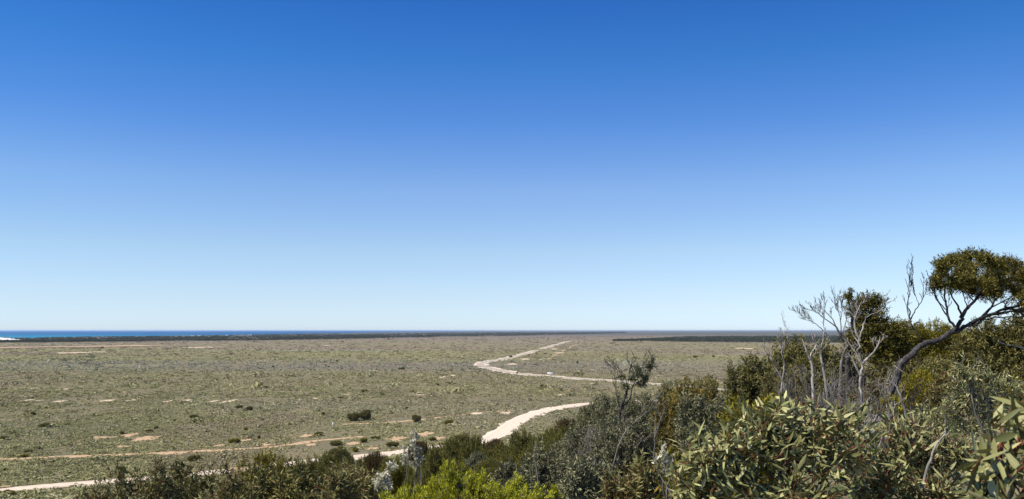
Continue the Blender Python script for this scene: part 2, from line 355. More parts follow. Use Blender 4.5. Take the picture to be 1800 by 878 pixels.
def cover_mat(name, stops, trans=0.1, patches=None, vlo=0.75, vhi=1.25, zones=None):
    m, nt, b = new_mat(name, 0.85, 0.08)
    oi = nt.nodes.new('ShaderNodeObjectInfo')
    rp = ramp_node(nt, stops); nt.links.new(oi.outputs['Random'], rp.inputs[0]); c = rp.outputs[0]
    def mixin(f, a, col):
        n = nt.nodes.new('ShaderNodeMix'); n.data_type = 'RGBA'; nt.links.new(f, n.inputs['Factor']); nt.links.new(a, n.inputs['A']); n.inputs['B'].default_value = (*col, 1); return n.outputs['Result']
    for sc_, stretch, lo, hi, col, amt in (patches or []):
        mp = nt.nodes.new('ShaderNodeMapping'); mp.inputs['Scale'].default_value = stretch; nt.links.new(oi.outputs['Location'], mp.inputs[0])
        no = nt.nodes.new('ShaderNodeTexNoise'); no.inputs['Scale'].default_value = sc_; no.inputs['Detail'].default_value = 4; nt.links.new(mp.outputs[0], no.inputs['Vector'])
        mr = nt.nodes.new('ShaderNodeMapRange'); mr.inputs[1].default_value = lo; mr.inputs[2].default_value = hi; mr.inputs[4].default_value = amt; nt.links.new(no.outputs[0], mr.inputs[0])
        c = mixin(mr.outputs[0], c, col)
    if zones:
        sp = nt.nodes.new('ShaderNodeSeparateXYZ'); nt.links.new(oi.outputs['Location'], sp.inputs[0])
        for y0, y1, y2, y3, col, amt in zones:
            a_ = nt.nodes.new('ShaderNodeMapRange'); a_.inputs[1].default_value = y0; a_.inputs[2].default_value = y1; a_.inputs[4].default_value = amt; nt.links.new(sp.outputs['Y'], a_.inputs[0])
            b2 = nt.nodes.new('ShaderNodeMapRange'); b2.inputs[1].default_value = y2; b2.inputs[2].default_value = y3; b2.inputs[3].default_value = 1; b2.inputs[4].default_value = 0; nt.links.new(sp.outputs['Y'], b2.inputs[0])
            mu = nt.nodes.new('ShaderNodeMath'); mu.operation = 'MULTIPLY'; nt.links.new(a_.outputs[0], mu.inputs[0]); nt.links.new(b2.outputs[0], mu.inputs[1]); c = mixin(mu.outputs[0], c, col)
    at = nt.nodes.new('ShaderNodeAttribute'); at.attribute_name = 'rnd'
    mr = nt.nodes.new('ShaderNodeMapRange'); mr.inputs[3].default_value = vlo; mr.inputs[4].default_value = vhi; nt.links.new(at.outputs['Fac'], mr.inputs[0])
    hs = nt.nodes.new('ShaderNodeHueSaturation'); nt.links.new(mr.outputs[0], hs.inputs['Value']); nt.links.new(c, hs.inputs['Color']); nt.links.new(hs.outputs[0], b.inputs['Base Color'])
    tr = nt.nodes.new('ShaderNodeBsdfTranslucent'); nt.links.new(hs.outputs[0], tr.inputs['Color'])
    mix = nt.nodes.new('ShaderNodeMixShader'); mix.inputs[0].default_value = trans
    nt.links.new(b.outputs[0], mix.inputs[1]); nt.links.new(tr.outputs[0], mix.inputs[2]); nt.links.new(mix.outputs[0], nt.nodes['Material Output'].inputs['Surface'])
    return m

def scatter(name, P, S, Rz, protos, mat, label, cat):
    """P (n,3) points, S (n,3) scales; one object with a geometry-nodes scatter"""
    me = bpy.data.meshes.new(name); me.vertices.add(len(P)); me.vertices.foreach_set('co', np.ascontiguousarray(P, dtype=np.float32).ravel())
    a = me.attributes.new('scl', 'FLOAT_VECTOR', 'POINT'); a.data.foreach_set('vector', np.ascontiguousarray(S, dtype=np.float32).ravel())
    a = me.attributes.new('rotz', 'FLOAT', 'POINT'); a.data.foreach_set('value', np.ascontiguousarray(Rz, dtype=np.float32))
    me.materials.append(mat)
    o = bpy.data.objects.new(name, me); COL.objects.link(o)
    ng = bpy.data.node_groups.new(name + '_scatter', 'GeometryNodeTree')
    ng.interface.new_socket('Geometry', in_out='INPUT', socket_type='NodeSocketGeometry'); ng.interface.new_socket('Geometry', in_out='OUTPUT', socket_type='NodeSocketGeometry')
    gi = ng.nodes.new('NodeGroupInput'); go = ng.nodes.new('NodeGroupOutput')
    m2p = ng.nodes.new('GeometryNodeMeshToPoints'); ng.links.new(gi.outputs[0], m2p.inputs[0])
    ins = ng.nodes.new('GeometryNodeInstanceOnPoints'); ng.links.new(m2p.outputs[0], ins.inputs['Points'])
    jn = ng.nodes.new('GeometryNodeJoinGeometry')
    for p in protos:
        oi = ng.nodes.new('GeometryNodeObjectInfo'); oi.inputs['Object'].default_value = p; oi.inputs['As Instance'].default_value = True
        ng.links.new(oi.outputs['Geometry'], jn.inputs[0])
    ng.links.new(jn.outputs[0], ins.inputs['Instance']); ins.inputs['Pick Instance'].default_value = True
    na = ng.nodes.new('GeometryNodeInputNamedAttribute'); na.data_type = 'FLOAT_VECTOR'; na.inputs[0].default_value = 'scl'
    ng.links.new([s for s in na.outputs if s.enabled][0], ins.inputs['Scale'])
    nr = ng.nodes.new('GeometryNodeInputNamedAttribute'); nr.data_type = 'FLOAT'; nr.inputs[0].default_value = 'rotz'
    cx = ng.nodes.new('ShaderNodeCombineXYZ'); ng.links.new([s for s in nr.outputs if s.enabled][0], cx.inputs[2]); ng.links.new(cx.outputs[0], ins.inputs['Rotation'])
    ng.links.new(ins.outputs[0], go.inputs[0])
    md = o.modifiers.new('scatter', 'NODES'); md.node_group = ng
    tag(o, label, cat, kind='stuff'); return o

rs = np.random.RandomState(11)
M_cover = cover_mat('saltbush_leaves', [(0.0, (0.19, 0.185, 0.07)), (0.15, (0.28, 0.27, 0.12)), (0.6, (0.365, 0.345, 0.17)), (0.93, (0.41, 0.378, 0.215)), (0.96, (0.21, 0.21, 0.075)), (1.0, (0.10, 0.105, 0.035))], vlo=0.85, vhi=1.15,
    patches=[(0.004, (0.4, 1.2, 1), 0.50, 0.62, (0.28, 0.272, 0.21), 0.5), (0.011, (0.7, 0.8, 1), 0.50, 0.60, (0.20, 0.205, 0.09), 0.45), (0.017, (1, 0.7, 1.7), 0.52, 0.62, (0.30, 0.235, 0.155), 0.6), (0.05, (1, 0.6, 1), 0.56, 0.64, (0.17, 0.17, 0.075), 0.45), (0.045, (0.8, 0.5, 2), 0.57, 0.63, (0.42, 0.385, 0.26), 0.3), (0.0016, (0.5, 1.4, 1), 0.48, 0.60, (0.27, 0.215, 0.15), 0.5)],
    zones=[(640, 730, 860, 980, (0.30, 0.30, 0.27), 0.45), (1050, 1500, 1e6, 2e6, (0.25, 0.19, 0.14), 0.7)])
protos = [clump_proto('saltbush_clump', 30, 40 + i, mat=M_cover, leaf=0.17) for i in range(6)]
n = 300000
px = rs.uniform(-350, 2150, n); v = rs.uniform(0, 1, n); py = 592 + (900 - 592) * v ** 0.9
d = CZ * F / (py - HOR); x = (px - 900) / F * d
w = np.maximum(0.64, d * 0.0025) * rs.lognormal(0, 0.42, n) * np.where(rs.rand(n) < 0.025, rs.uniform(1.5, 2.5, n), 1)
keep = np.ones(n, bool)
keep &= (fnoise(x / 14, d / 24, 3) > 0.22) & ~((fnoise(x / 30 + 40, d / 45, 3) > 0.70) & (rs.rand(n) < 0.7))
near = d < 700
for L, hw in ((main_road, 7.2), (near_track, 4.2), (old_track, 1.1), (fence_track, 0.6), (side_track, 2.5)):
    m = near | (hw > 4.5); dd = np.full(n, 1e9); dd[m] = dist_line(x[m], d[m], L[::2] if len(L) > 120 else L); keep &= dd > hw * rs.uniform(0.62, 1.2, n) + w * 0.2
dd = np.full(n, 1e9); m = d > 1000; dd[m] = dist_line(x[m], d[m], far_strip); keep &= dd > 38
for (cx_, cy_, rx, ry) in PW: keep &= ((x - cx_) / rx) ** 2 + ((d - cy_) / ry) ** 2 > (rs.uniform(0.0, 0.9, n) if cy_ < 900 else 0.8)
x, d, w = x[keep], d[keep], w[keep]
hgt = w * rs.uniform(0.55, 0.95, len(w)) * np.clip(1.1 - d / 2500, 0.35, 1)
scatter('saltbush_cover', np.column_stack([x, d, terrain(x, d) - 0.02]), np.column_stack([w, w, hgt]), rs.uniform(0, 6.28, len(w)), protos, M_cover, 'low grey green saltbush scrub covering the whole plain', 'ground cover')

# low scrub on the hillside itself, under the taller bushes
n = 9000; x = rs.uniform(-90, 90, n); y = rs.uniform(3, 190, n); tt = y - 1.6 * x; h = terrain(x, y)
k = (h > 0.6) & (np.hypot(x, y) > 6) & (rs.rand(n) < 0.9); x, y, h = x[k], y[k], h[k]; w = 0.9 * rs.lognormal(0, 0.3, len(x))
M_heath = cover_mat('heath_leaves', [(0, (0.055, 0.065, 0.025)), (0.5, (0.09, 0.10, 0.04)), (0.85, (0.14, 0.14, 0.07)), (1, (0.16, 0.15, 0.10))])
protos2 = [clump_proto('heath_clump', 90, 70 + i, mat=M_heath, leaf=0.08) for i in range(4)]
scatter('heath_cover', np.column_stack([x, y, h - 0.05]), np.column_stack([w, w, w * 0.8]), rs.uniform(0, 6.28, len(w)), protos2, M_heath, 'low dark heath covering the hillside below the lookout', 'ground cover')

# far woods: belts of mallee trees read as one mass
M_wood = cover_mat('far_mallee_leaves', [(0, (0.028, 0.036, 0.020)), (0.5, (0.042, 0.050, 0.028)), (1, (0.065, 0.070, 0.042))], trans=0.05)
protos3 = [clump_proto('far_tree', 70, 90 + i, rad=3.2, h=2.6, leaf=0.75, mat=M_wood, trunk=2.2) for i in range(4)]
M_floor = soil_mat('woodland_floor', (0.055, 0.052, 0.036), (0.13, 0.11, 0.085), 0.008, 0.5)
def belt(name, lo, hi, n, label, pxr, gaps=0.42, seed=1):
    px = rs.uniform(*pxr, n); a = np.interp(px, *zip(*lo)); b_ = np.interp(px, *zip(*hi)); py = b_ + (a - b_) * rs.rand(n) ** 0.8
    d = CZ * F / (py - HOR); x = (px - 900) / F * d; s = np.clip(d / 2600, 0.85, 5) * rs.lognormal(0, 0.32, n); k = fnoise(x / 140 + seed, d / 260, 3) > gaps
    s2 = np.clip(s, 0, 1.4)
    P = np.column_stack([x, d, x * 0 - 0.2])[k]
    scatter(name, P, np.column_stack([s, s, s2])[k], rs.uniform(0, 6.28, n)[k], protos3, M_wood, label, 'woodland')
def floor_sheet(lo, hi, pxr, step=6):
    q = np.arange(pxr[0], pxr[1] + 1, step); a = np.interp(q, *zip(*lo)) - 0.3; b_ = np.interp(q, *zip(*hi)) + 0.1
    a = a + (fnoise(q / 14.0, q * 0 + 2) - 0.5) * 0.9; a = np.maximum(a, b_ + 0.15)
    V = [];
    for i, p in enumerate(q):
        for py in np.linspace(a[i], b_[i], 5): x, y = G(p, py); V.append((x, y, 0.35))
    m = len(q); idx = np.arange(m * 5).reshape(m, 5); return np.array(V), np.stack([idx[:-1, :-1], idx[1:, :-1], idx[1:, 1:], idx[:-1, 1:]], -1).reshape(-1, 4)
LO1 = [(-350, 604), (0, 603), (200, 601.6), (450, 599.2), (600, 597), (760, 593.5), (900, 591.3), (1020, 588.5), (1100, 586)]
HI1 = [(-350, 601.5), (0, 600.5), (100, 598.5), (200, 596.5), (300, 594.2), (450, 591.5), (600, 588.5), (760, 585.3), (900, 584.2), (1100, 583.4)]
LO2 = [(1078, 600.4), (1120, 600.8), (1200, 601.5), (1300, 602.6), (1500, 603.2), (2150, 605)]
HI2 = [(1078, 599.6), (1130, 597.5), (1180, 594.5), (1210, 592.8), (1300, 592), (1500, 591.5), (2150, 592)]
V, Fq = floor_sheet(LO1, HI1, (-350, 1100)); tag(mesh_np('woodland_floor', V, Fq, M_floor), kind='structure')
V, Fq = floor_sheet(LO2, HI2, (1180, 2150)); tag(mesh_np('woodland_floor', V, Fq, M_floor), kind='structure')
belt('far_woodland', LO1, HI1, 15000, 'long dark belt of mallee woodland between the plain and the sea', (-350, 1100))
belt('far_woodland', LO2, HI2, 11000, 'dark block of mallee woodland on the plain at the right', (1078, 2150), 0.30, 7)
HI3 = [(150, 592), (400, 589.8), (600, 587.5), (760, 585)]; LO3 = [(150, 594), (400, 592), (600, 589.5), (760, 586)]
belt('coastal_scrub', [(-50, 601), (120, 598), (300, 594.5), (600, 589.5)], [(-50, 598.5), (120, 594.2), (300, 592), (600, 587.2)], 1500, 'scattered coastal scrub among the pale dunes', (-50, 600), 0.45, 3)

# little settlement houses on the far shore
M_wall, _, bb = new_mat('white_painted_wall', 0.7); bb.inputs['Base Color'].default_value = (0.8, 0.78, 0.74, 1)
M_roof, _, bb = new_mat('tin_roof', 0.4, 0.5); bb.inputs['Base Color'].default_value = (0.62, 0.62, 0.62, 1)
def house(px, py, w, dp, h, rz, lab):
    x, y = G(px, py); t = empty('house', (x, y, 0.3), rz); tag(t, lab, 'house', 'houses of the settlement on the far shore')
    a, b_ = w / 2, dp / 2
    V = np.array([(-a, -b_, 0), (a, -b_, 0), (a, b_, 0), (-a, b_, 0), (-a, -b_, h), (a, -b_, h), (a, b_, h), (-a, b_, h)])
    mesh_np('wall', V, [(0, 1, 5, 4), (1, 2, 6, 5), (2, 3, 7, 6), (3, 0, 4, 7)], M_wall, t)
    o = 1.0; rh = h * 0.5
    V = np.array([(-a - o, -b_ - o, h - 0.1), (a + o, -b_ - o, h - 0.1), (a + o, b_ + o, h - 0.1), (-a - o, b_ + o, h - 0.1), (-a - o, 0, h + rh), (a + o, 0, h + rh)])
    mesh_np('roof', V, [(0, 1, 5, 4), (2, 3, 4, 5), (3, 2, 1, 0), (1, 2, 5, 5)][:3], M_roof, t)
for i, (px, py) in enumerate([(243, 593.2), (338, 591.9), (351, 591.7), (372, 591.4), (399, 591), (440, 590.4)]):
    house(px, py, 13 + 4 * (i % 3), 9, 3.6, 0.2 * (i % 4), ['leftmost tiny pale house on the far shore', 'second tiny pale house from the left on the far shore', 'third tiny pale house from the left on the far shore', 'fourth tiny pale house from the left on the far shore', 'tiny pale house second from the right on the far shore', 'rightmost tiny pale house on the far shore'][i])

# ------------------------------------------------------------------ plants
def leaves(P, D, Nr, L, Wd, rng, stations=2, curve=0.25, fold=0.25):
    """lanceolate leaves. P base, D direction, Nr upper-side normal, L length, Wd full width"""
    n = len(P); D = D / np.linalg.norm(D, axis=1)[:, None]
    S = np.cross(D, Nr); S /= (np.linalg.norm(S, axis=1)[:, None] + 1e-9); U = np.cross(S, D)
    L = L[:, None]; Wd = Wd[:, None]
    if stations <= 1:
        V = np.stack([P, P + D * L * 0.45 + S * Wd * 0.5, P + D * L - U * L * curve * 0.4, P + D * L * 0.45 - S * Wd * 0.5], 1).reshape(-1, 3)
        return V, np.arange(4 * n).reshape(n, 4), 1
    prof = {2: ([0.0, 0.42, 1.0], [0.10, 1.0, 0.04]), 4: ([0.0, 0.22, 0.5, 0.78, 1.0], [0.08, 0.78, 1.0, 0.62, 0.03])}[stations]
    cur = (rng.uniform(-0.3, 1.0, n) * curve)[:, None]; side = (rng.uniform(-1, 1, n) * curve * 0.8)[:, None]
    rows = []
    for t, wv in zip(*prof):
        c = P + D * L * t - U * L * cur * t * t + S * L * side * t * t
        hw = Wd * 0.5 * wv
        rows += [c - S * hw, c - U * Wd * fold * wv * 0.5, c + S * hw]
    V = np.stack(rows, 1).reshape(-1, 3); k = len(rows); q = []
    for i in range(len(prof[0]) - 1):
        a = i * 3; q += [(a, a + 1, a + 4, a + 3), (a + 1, a + 2, a + 5, a + 4)]
    q = np.array(q); Fq = (q[None] + (np.arange(n) * k)[:, None, None]).reshape(-1, 4)
    return V, Fq, len(q)

def tubes(branches, sides=5):
    """branches: list of (points (k,3), radii (k,))"""
    Vs = []; Fs = []; off = 0; ang = np.arange(sides) / sides * 2 * np.pi
    for P, r in branches:
        P = np.asarray(P, float); r = np.asarray(r, float); k = len(P)
        T = np.gradient(P, axis=0); T /= (np.linalg.norm(T, axis=1)[:, None] + 1e-9)
        ref = np.array([0.31, 0.87, 0.38]) if abs(T[0, 2]) > 0.7 else np.array([0, 0, 1.0])
        A = np.cross(T, ref); A /= (np.linalg.norm(A, axis=1)[:, None] + 1e-9); B = np.cross(T, A)
        V = P[:, None] + (A[:, None] * np.cos(ang)[None, :, None] + B[:, None] * np.sin(ang)[None, :, None]) * r[:, None, None]
        idx = np.arange(k * sides).reshape(k, sides) + off; nx = np.roll(idx, -1, axis=1)
        Fs.append(np.stack([idx[:-1], nx[:-1], nx[1:], idx[1:]], -1).reshape(-1, 4)); Vs.append(V.reshape(-1, 3)); off += k * sides
    return np.vstack(Vs), np.vstack(Fs)

def wig(P, r, rng, amt):
    """add waviness to a polyline (ends fixed)"""
    P = np.array(P, float); k = len(P); L = np.linalg.norm(P[-1] - P[0]); n = rng.normal(size=(k, 3)) * amt * L; n[0] = 0; n[-1] *= 0.3; return P + n, r

def grow_to(tips, nodes, radii, rng, r_tip, curve=0.25, wiggle=0.04, seg=5, rise=0.0):
    """connect each tip to the nearest point of the growing skeleton with a curved branch"""
    nodes = [np.asarray(q, float) for q in nodes]; radii = list(radii); br = []
    root = nodes[0]
    order = np.argsort([np.min(np.linalg.norm(np.array(nodes) - t, axis=1)) for t in tips])
    A = np.array(nodes); Rr = np.array(radii)
    for i in order:
        t = tips[i]; dd = np.linalg.norm(A - t, axis=1) + 0.45 * np.linalg.norm(A - root, axis=1) * 1.0
        dd = dd + 3.0 * np.maximum(0, A[:, 2] - t[2])
        j = int(np.argmin(dd)); p = A[j]; L = np.linalg.norm(t - p)
        if L < 1e-4: continue
        mid = (p + t) / 2 + np.array([0, 0, rise * L]) + rng.normal(size=3) * curve * L * 0.3
        s = np.linspace(0, 1, seg)[:, None]; P = (1 - s)**2 * p + 2 * s * (1 - s) * mid + s * s * t
        P[1:-1] += rng.normal(size=(seg - 2, 3)) * wiggle * L
        r0 = min(Rr[j] * 0.72, max(r_tip * 1.6, L * 0.03)); r = np.linspace(r0, r_tip, seg)
        br.append((P, r)); A = np.vstack([A, P[1:]]); Rr = np.r_[Rr, r[1:]]
    return br

K = {}
def kind(name, **kw): K[name] = kw
grey_bark = bark_mat('grey_bark', (0.07, 0.063, 0.057), (0.24, 0.22, 0.20))
dark_bark = bark_mat('dark_bark', (0.018, 0.017, 0.017), (0.085, 0.078, 0.075), 22)
white_bark = bark_mat('bleached_deadwood', (0.13, 0.115, 0.10), (0.46, 0.43, 0.385), 14)
red_bark = bark_mat('red_twig_bark', (0.14, 0.035, 0.022), (0.22, 0.085, 0.05), 20)
M_big = leaf_mat('broad_mallee_leaf', [(0, (0.07, 0.09, 0.035)), (0.3, (0.175, 0.18, 0.065)), (0.65, (0.30, 0.295, 0.12)), (0.87, (0.46, 0.445, 0.22)), (0.9, (0.32, 0.16, 0.07)), (1, (0.26, 0.06, 0.03))], 0.5, 0.2, 0.05)
M_red = leaf_mat('olive_red_mallee_leaf', [(0, (0.065, 0.065, 0.02)), (0.4, (0.165, 0.16, 0.055)), (0.78, (0.29, 0.27, 0.11)), (0.86, (0.26, 0.16, 0.06)), (1, (0.27, 0.085, 0.03))], 0.5, 0.14, 0.12)
M_dkm = leaf_mat('dark_mallee_leaf', [(0, (0.06, 0.06, 0.018)), (0.5, (0.155, 0.145, 0.045)), (0.85, (0.26, 0.235, 0.08)), (1, (0.28, 0.17, 0.06))], 0.5, 0.14, 0.12)
M_gry = leaf_mat('grey_mallee_leaf', [(0, (0.075, 0.08, 0.035)), (0.5, (0.165, 0.165, 0.085)), (0.85, (0.29, 0.28, 0.17)), (1, (0.36, 0.33, 0.22))], 0.55, 0.12, 0.1)
M_yel = leaf_mat('bright_yellow_green_leaf', [(0, (0.17, 0.17, 0.02)), (0.25, (0.33, 0.34, 0.022)), (0.6, (0.45, 0.46, 0.025)), (0.93, (0.58, 0.57, 0.05)), (0.96, (0.34, 0.25, 0.08)), (1, (0.28, 0.2, 0.08))], 0.5, 0.15, 0.3)
M_olv = leaf_mat('olive_needle_leaf', [(0, (0.06, 0.06, 0.016)), (0.5, (0.15, 0.145, 0.038)), (0.9, (0.25, 0.23, 0.06)), (1, (0.24, 0.19, 0.07))], 0.6, 0.1, 0.15)
M_gold = leaf_mat('golden_olive_leaf', [(0, (0.09, 0.085, 0.012)), (0.5, (0.20, 0.18, 0.018)), (0.85, (0.30, 0.25, 0.028)), (1, (0.40, 0.20, 0.03))], 0.5, 0.15, 0.2)
M_brn = leaf_mat('brown_olive_leaf', [(0, (0.06, 0.05, 0.02)), (0.5, (0.115, 0.085, 0.03)), (1, (0.18, 0.12, 0.045))], 0.6, 0.2)
M_slv = leaf_mat('silver_white_leaf', [(0, (0.38, 0.37, 0.24)), (0.5, (0.60, 0.58, 0.42)), (1, (0.78, 0.75, 0.60))], 0.6, 0.1, 0.3)
#    L leaf length, W width, st stations, dens tips per m2 of crown surface, m leaves per tip, tw twig length, up upward bias
kind('broad', mat=M_big, bark=red_bark, L=0.076, W=0.018, st=4, dens=105, m=13, tw=0.16, up=0.35, curve=0.25, droop=0.1, rt=0.0022)
kind('redmallee', mat=M_red, bark=red_bark, L=0.085, W=0.02, st=2, dens=60, m=18, tw=0.17, up=0.35, curve=0.3, droop=0.2, rt=0.003)
kind('mallee', mat=M_dkm, bark=grey_bark, L=0.095, W=0.026, st=1, dens=45, m=22, tw=0.22, up=0.35, curve=0.3, droop=0.2, rt=0.004)
kind('grey', mat=M_gry, bark=grey_bark, L=0.075, W=0.021, st=1, dens=58, m=22, tw=0.18, up=0.3, curve=0.3, droop=0.2, rt=0.003)
kind('yellow', mat=M_yel, bark=grey_bark, L=0.045, W=0.009, st=1, dens=90, m=64, tw=0.17, up=0.9, curve=0.1, droop=-0.4, rt=0.003)
kind('olive', mat=M_olv, bark=grey_bark, L=0.075, W=0.022, st=1, dens=30, m=24, tw=0.25, up=0.6, curve=0.2, droop=-0.2, rt=0.004)
kind('gold', mat=M_gold, bark=grey_bark, L=0.078, W=0.021, st=1, dens=52, m=26, tw=0.22, up=0.7, curve=0.2, droop=-0.1, rt=0.003)
kind('brown', mat=M_brn, bark=grey_bark, L=0.075, W=0.022, st=1, dens=28, m=24, tw=0.25, up=0.6, curve=0.2, droop=-0.2, rt=0.004)
kind('pale', mat=M_big, bark=grey_bark, L=0.058, W=0.015, st=2, dens=80, m=13, tw=0.13, up=0.3, curve=0.3, droop=0.2, rt=0.002)
kind('crown', mat=leaf_mat('wind_swept_crown_leaf', [(0, (0.05, 0.05, 0.012)), (0.5, (0.13, 0.12, 0.022)), (0.85, (0.22, 0.185, 0.035)), (1, (0.28, 0.15, 0.035))], 0.5, 0.15, 0.12), bark=dark_bark, L=0.085, W=0.019, st=1, dens=52, m=26, tw=0.24, up=0.5, curve=0.3, droop=0.1, rt=0.003)
kind('rust', mat=leaf_mat('orange_tipped_leaf', [(0, (0.06, 0.06, 0.018)), (0.5, (0.15, 0.135, 0.045)), (0.8, (0.27, 0.21, 0.045)), (1, (0.42, 0.20, 0.035))], 0.5, 0.15, 0.15), bark=grey_bark, L=0.08, W=0.02, st=1, dens=48, m=24, tw=0.2, up=0.4, curve=0.3, droop=0.1, rt=0.003)
kind('silver', mat=M_slv, bark=grey_bark, L=0.042, W=0.02, st=1, dens=150, m=30, tw=0.13, up=0.6, curve=0.2, droop=0.0, rt=0.003)

def leafy(tips, dirs, k, rng, scale=1.0, mult=1.0):
    """sprays of leaves about every tip"""
    m = max(3, int(k['m'] * mult)); n = len(tips); tw = k['tw']
    T = np.repeat(tips, m, 0); Dd = np.repeat(dirs, m, 0); t = rng.uniform(-0.15, 1.0, n * m) 
    base = T - Dd * (tw * (1 - t))[:, None] * 1.0 + rng.normal(size=(n * m, 3)) * tw * 0.07
    d = Dd * (0.45 + 0.5 * t)[:, None] + rng.normal(size=(n * m, 3)) * 0.55; d[:, 2] -= k['droop']; d /= np.linalg.norm(d, axis=1)[:, None]
    nr = rng.normal(size=(n * m, 3)) * 0.8 + np.array([0, 0, 0.9]); L = k['L'] * scale * rng.lognormal(-0.08, 0.3, n * m); Wd = k['W'] * scale * rng.uniform(0.75, 1.25, n * m)
    # young tips redder: the random value rises toward the end of the twig
    rv = np.clip(rng.rand(n * m) * 0.93 + 0.09 * (t > 0.9) * rng.rand(n * m), 0, 1)
    if k['st'] >= 2: young = np.where(rv > 0.89, 0.5, 1.0); L = L * young; Wd = Wd * young
    V, Fq, per = leaves(base, d, nr, L, Wd, rng, k['st'], k['curve'])
    return V, Fq, np.repeat(rv, per)

def crown_tips(lobes, k, rng, mult=1.0, inner=0.35):
    """tips on (and some inside) a union of ellipsoid lobes; lobes: (centre, radii)"""
    tips = []; dirs = []
    for c, r in lobes:
        c = np.array(c); r = np.array(r); area = 4 * np.pi * ((r[0] * r[1])**1.6 / 3 + (r[0] * r[2])**1.6 / 3 + (r[1] * r[2])**1.6 / 3)**(1 / 1.6)
        n = max(6, int(area * k['dens'] * mult)); u = rng.normal(size=(n, 3)); u /= np.linalg.norm(u, axis=1)[:, None]
        rad = 0.72 + 0.48 * fnoise(u[:, 0] * 2.6 + c[0] * 3, u[:, 1] * 2.6 + u[:, 2] * 2.1 + c[2] * 5, 3)
        ins = rng.rand(n) < inner; rad = np.where(ins, rad * rng.uniform(0.35, 0.95, n), rad * rng.uniform(0.9, 1.08, n))
        keep = fnoise(u[:, 0] * 4 + c[1], u[:, 2] * 4 + u[:, 1] * 3 + c[0], 2) > 0.27
        p = c + u * r * rad[:, None]; d = u + np.array([0, 0, k['up']]) + rng.normal(size=(n, 3)) * 0.25; d /= np.linalg.norm(d, axis=1)[:, None]
        tips.append(p[keep]); dirs.append(d[keep])
    tips = np.vstack(tips); dirs = np.vstack(dirs)
    hidden = np.zeros(len(tips), bool)
    for c, r in lobes: hidden |= (np.sum(((tips - np.array(c)) / np.array(r))**2, 1) < 0.30)
    sel = ~hidden | (rng.rand(len(tips)) < 0.5)
    return tips[sel], dirs[sel]

def build_plant(t, lobes, base, k, rng, mult=1.0, inner=0.35, scale=1.0, nbranch=140, stems=4, limbs=None, sides=4, leafname='foliage', r0=0.014, leafmult=1.0, woodname='branches'):
    tips, dirs = crown_tips(lobes, k, rng, mult, inner)
    ok = tips[:, 2] > base[2] + 0.03; tips, dirs = tips[ok], dirs[ok]
    V, Fq, rv = leafy(tips, dirs, k, rng, scale, leafmult); mesh_np(leafname, V, Fq, k['mat'], t, rnd=rv)
    br = []; nodes = [np.array(base)]; radii = [r0]
    if limbs is None:
        for i in range(stems):
            c, r = lobes[i % len(lobes)]; c = np.array(c); e = c + (rng.uniform(-0.4, 0.4, 3)) * np.array(r)
            b0 = np.array(base) + np.array([*(rng.uniform(-1, 1, 2) * r0 * 2), 0]); s = np.linspace(0, 1, 7)[:, None]
            P = b0 * (1 - s) + e * s; P[:, 2] += (np.sin(s[:, 0] * np.pi) * 0.12 * np.linalg.norm(e - b0)); P, _ = wig(P, None, rng, 0.03)
            r_ = np.linspace(r0, r0 * 0.35, 7); br.append((P, r_)); nodes += list(P[2:]); radii += list(r_[2:])
    else:
        for P, r_ in limbs: br.append((P, r_)); nodes += list(P[1:]); radii += list(r_[1:])
    if len(tips) > nbranch: sel = rng.choice(len(tips), nbranch, replace=False); bt = tips[sel]
    else: bt = tips
    br += grow_to(bt, nodes, radii, rng, k['rt'], seg=5)
    # short leafy twigs at every tip
    if k['st'] >= 2 or k is K['yellow']:
        for p, d_ in zip(tips, dirs): br.append((np.stack([p - d_ * k['tw'], p - d_ * k['tw'] * 0.4 + rng.normal(size=3) * 0.008, p]), np.array([k['rt'] * 1.2, k['rt'], k['rt'] * 0.5])))
    V, Fq = tubes(br, sides); mesh_np(woodname, V, Fq, k['bark'], t, smooth=True)

STAT = []
def dome_lobes(w, dp, h, rng, nl=6, zc=0.5, low=0.1):
    """lobes in local coordinates for a rounded bush of half width w, half depth dp, height h"""
    L = [((0, 0, h * 0.52), (w * 0.68, dp * 0.68, h * 0.42))]
    for i in range(nl):
        a = i / nl * 2 * math.pi + rng.uniform(-0.4, 0.4); q = rng.uniform(0.45, 0.66); s = rng.uniform(0.30, 0.44)
        z = h * rng.uniform(0.42, 0.70); L.append(((w * q * math.cos(a), dp * q * math.sin(a), z), (w * s, dp * s, min(h * s * 0.85, h - z))))
    s = 0.38; L.append(((w * rng.uniform(-0.25, 0.25), 0, h * 0.74), (w * s, dp * s, h * 0.26)))
    return L
def bush(px, D, ytop, wpx, kd, label, cat='bush', group=None, name=None, seed=None, deep=0.8, nl=6, hmax=4.5, **kw):
    """bush whose crown top stands at photo row ytop when its base is D metres ahead"""
    rng = np.random.RandomState(seed if seed is not None else int(px * 7 + ytop) % 99991)
    x = (px - 900) / F * D; zt = CZ - (ytop - HOR) / F * D; zb = float(terrain(x, D)); h = zt - zb
    w = wpx / 2 / F * D; STAT.append((label[:34], round(h, 1), round(2 * w, 1)))
    h0 = max(0.0, h - hmax); zb2 = zb
    t = empty(name or kd_name[kd], (x, D, zb)); tag(t, label, cat, group)
    hh = h; lob = dome_lobes(w, w * deep, hh if h0 <= 0 else hmax, rng, nl)
    if h0 > 0: lob = [((c[0], c[1], c[2] + h0), r) for c, r in lob]
    build_plant(t, lob, (0, 0, -0.1), K[kd], rng, r0=max(0.012, min(0.035, h * 0.011)), **kw)
    return t
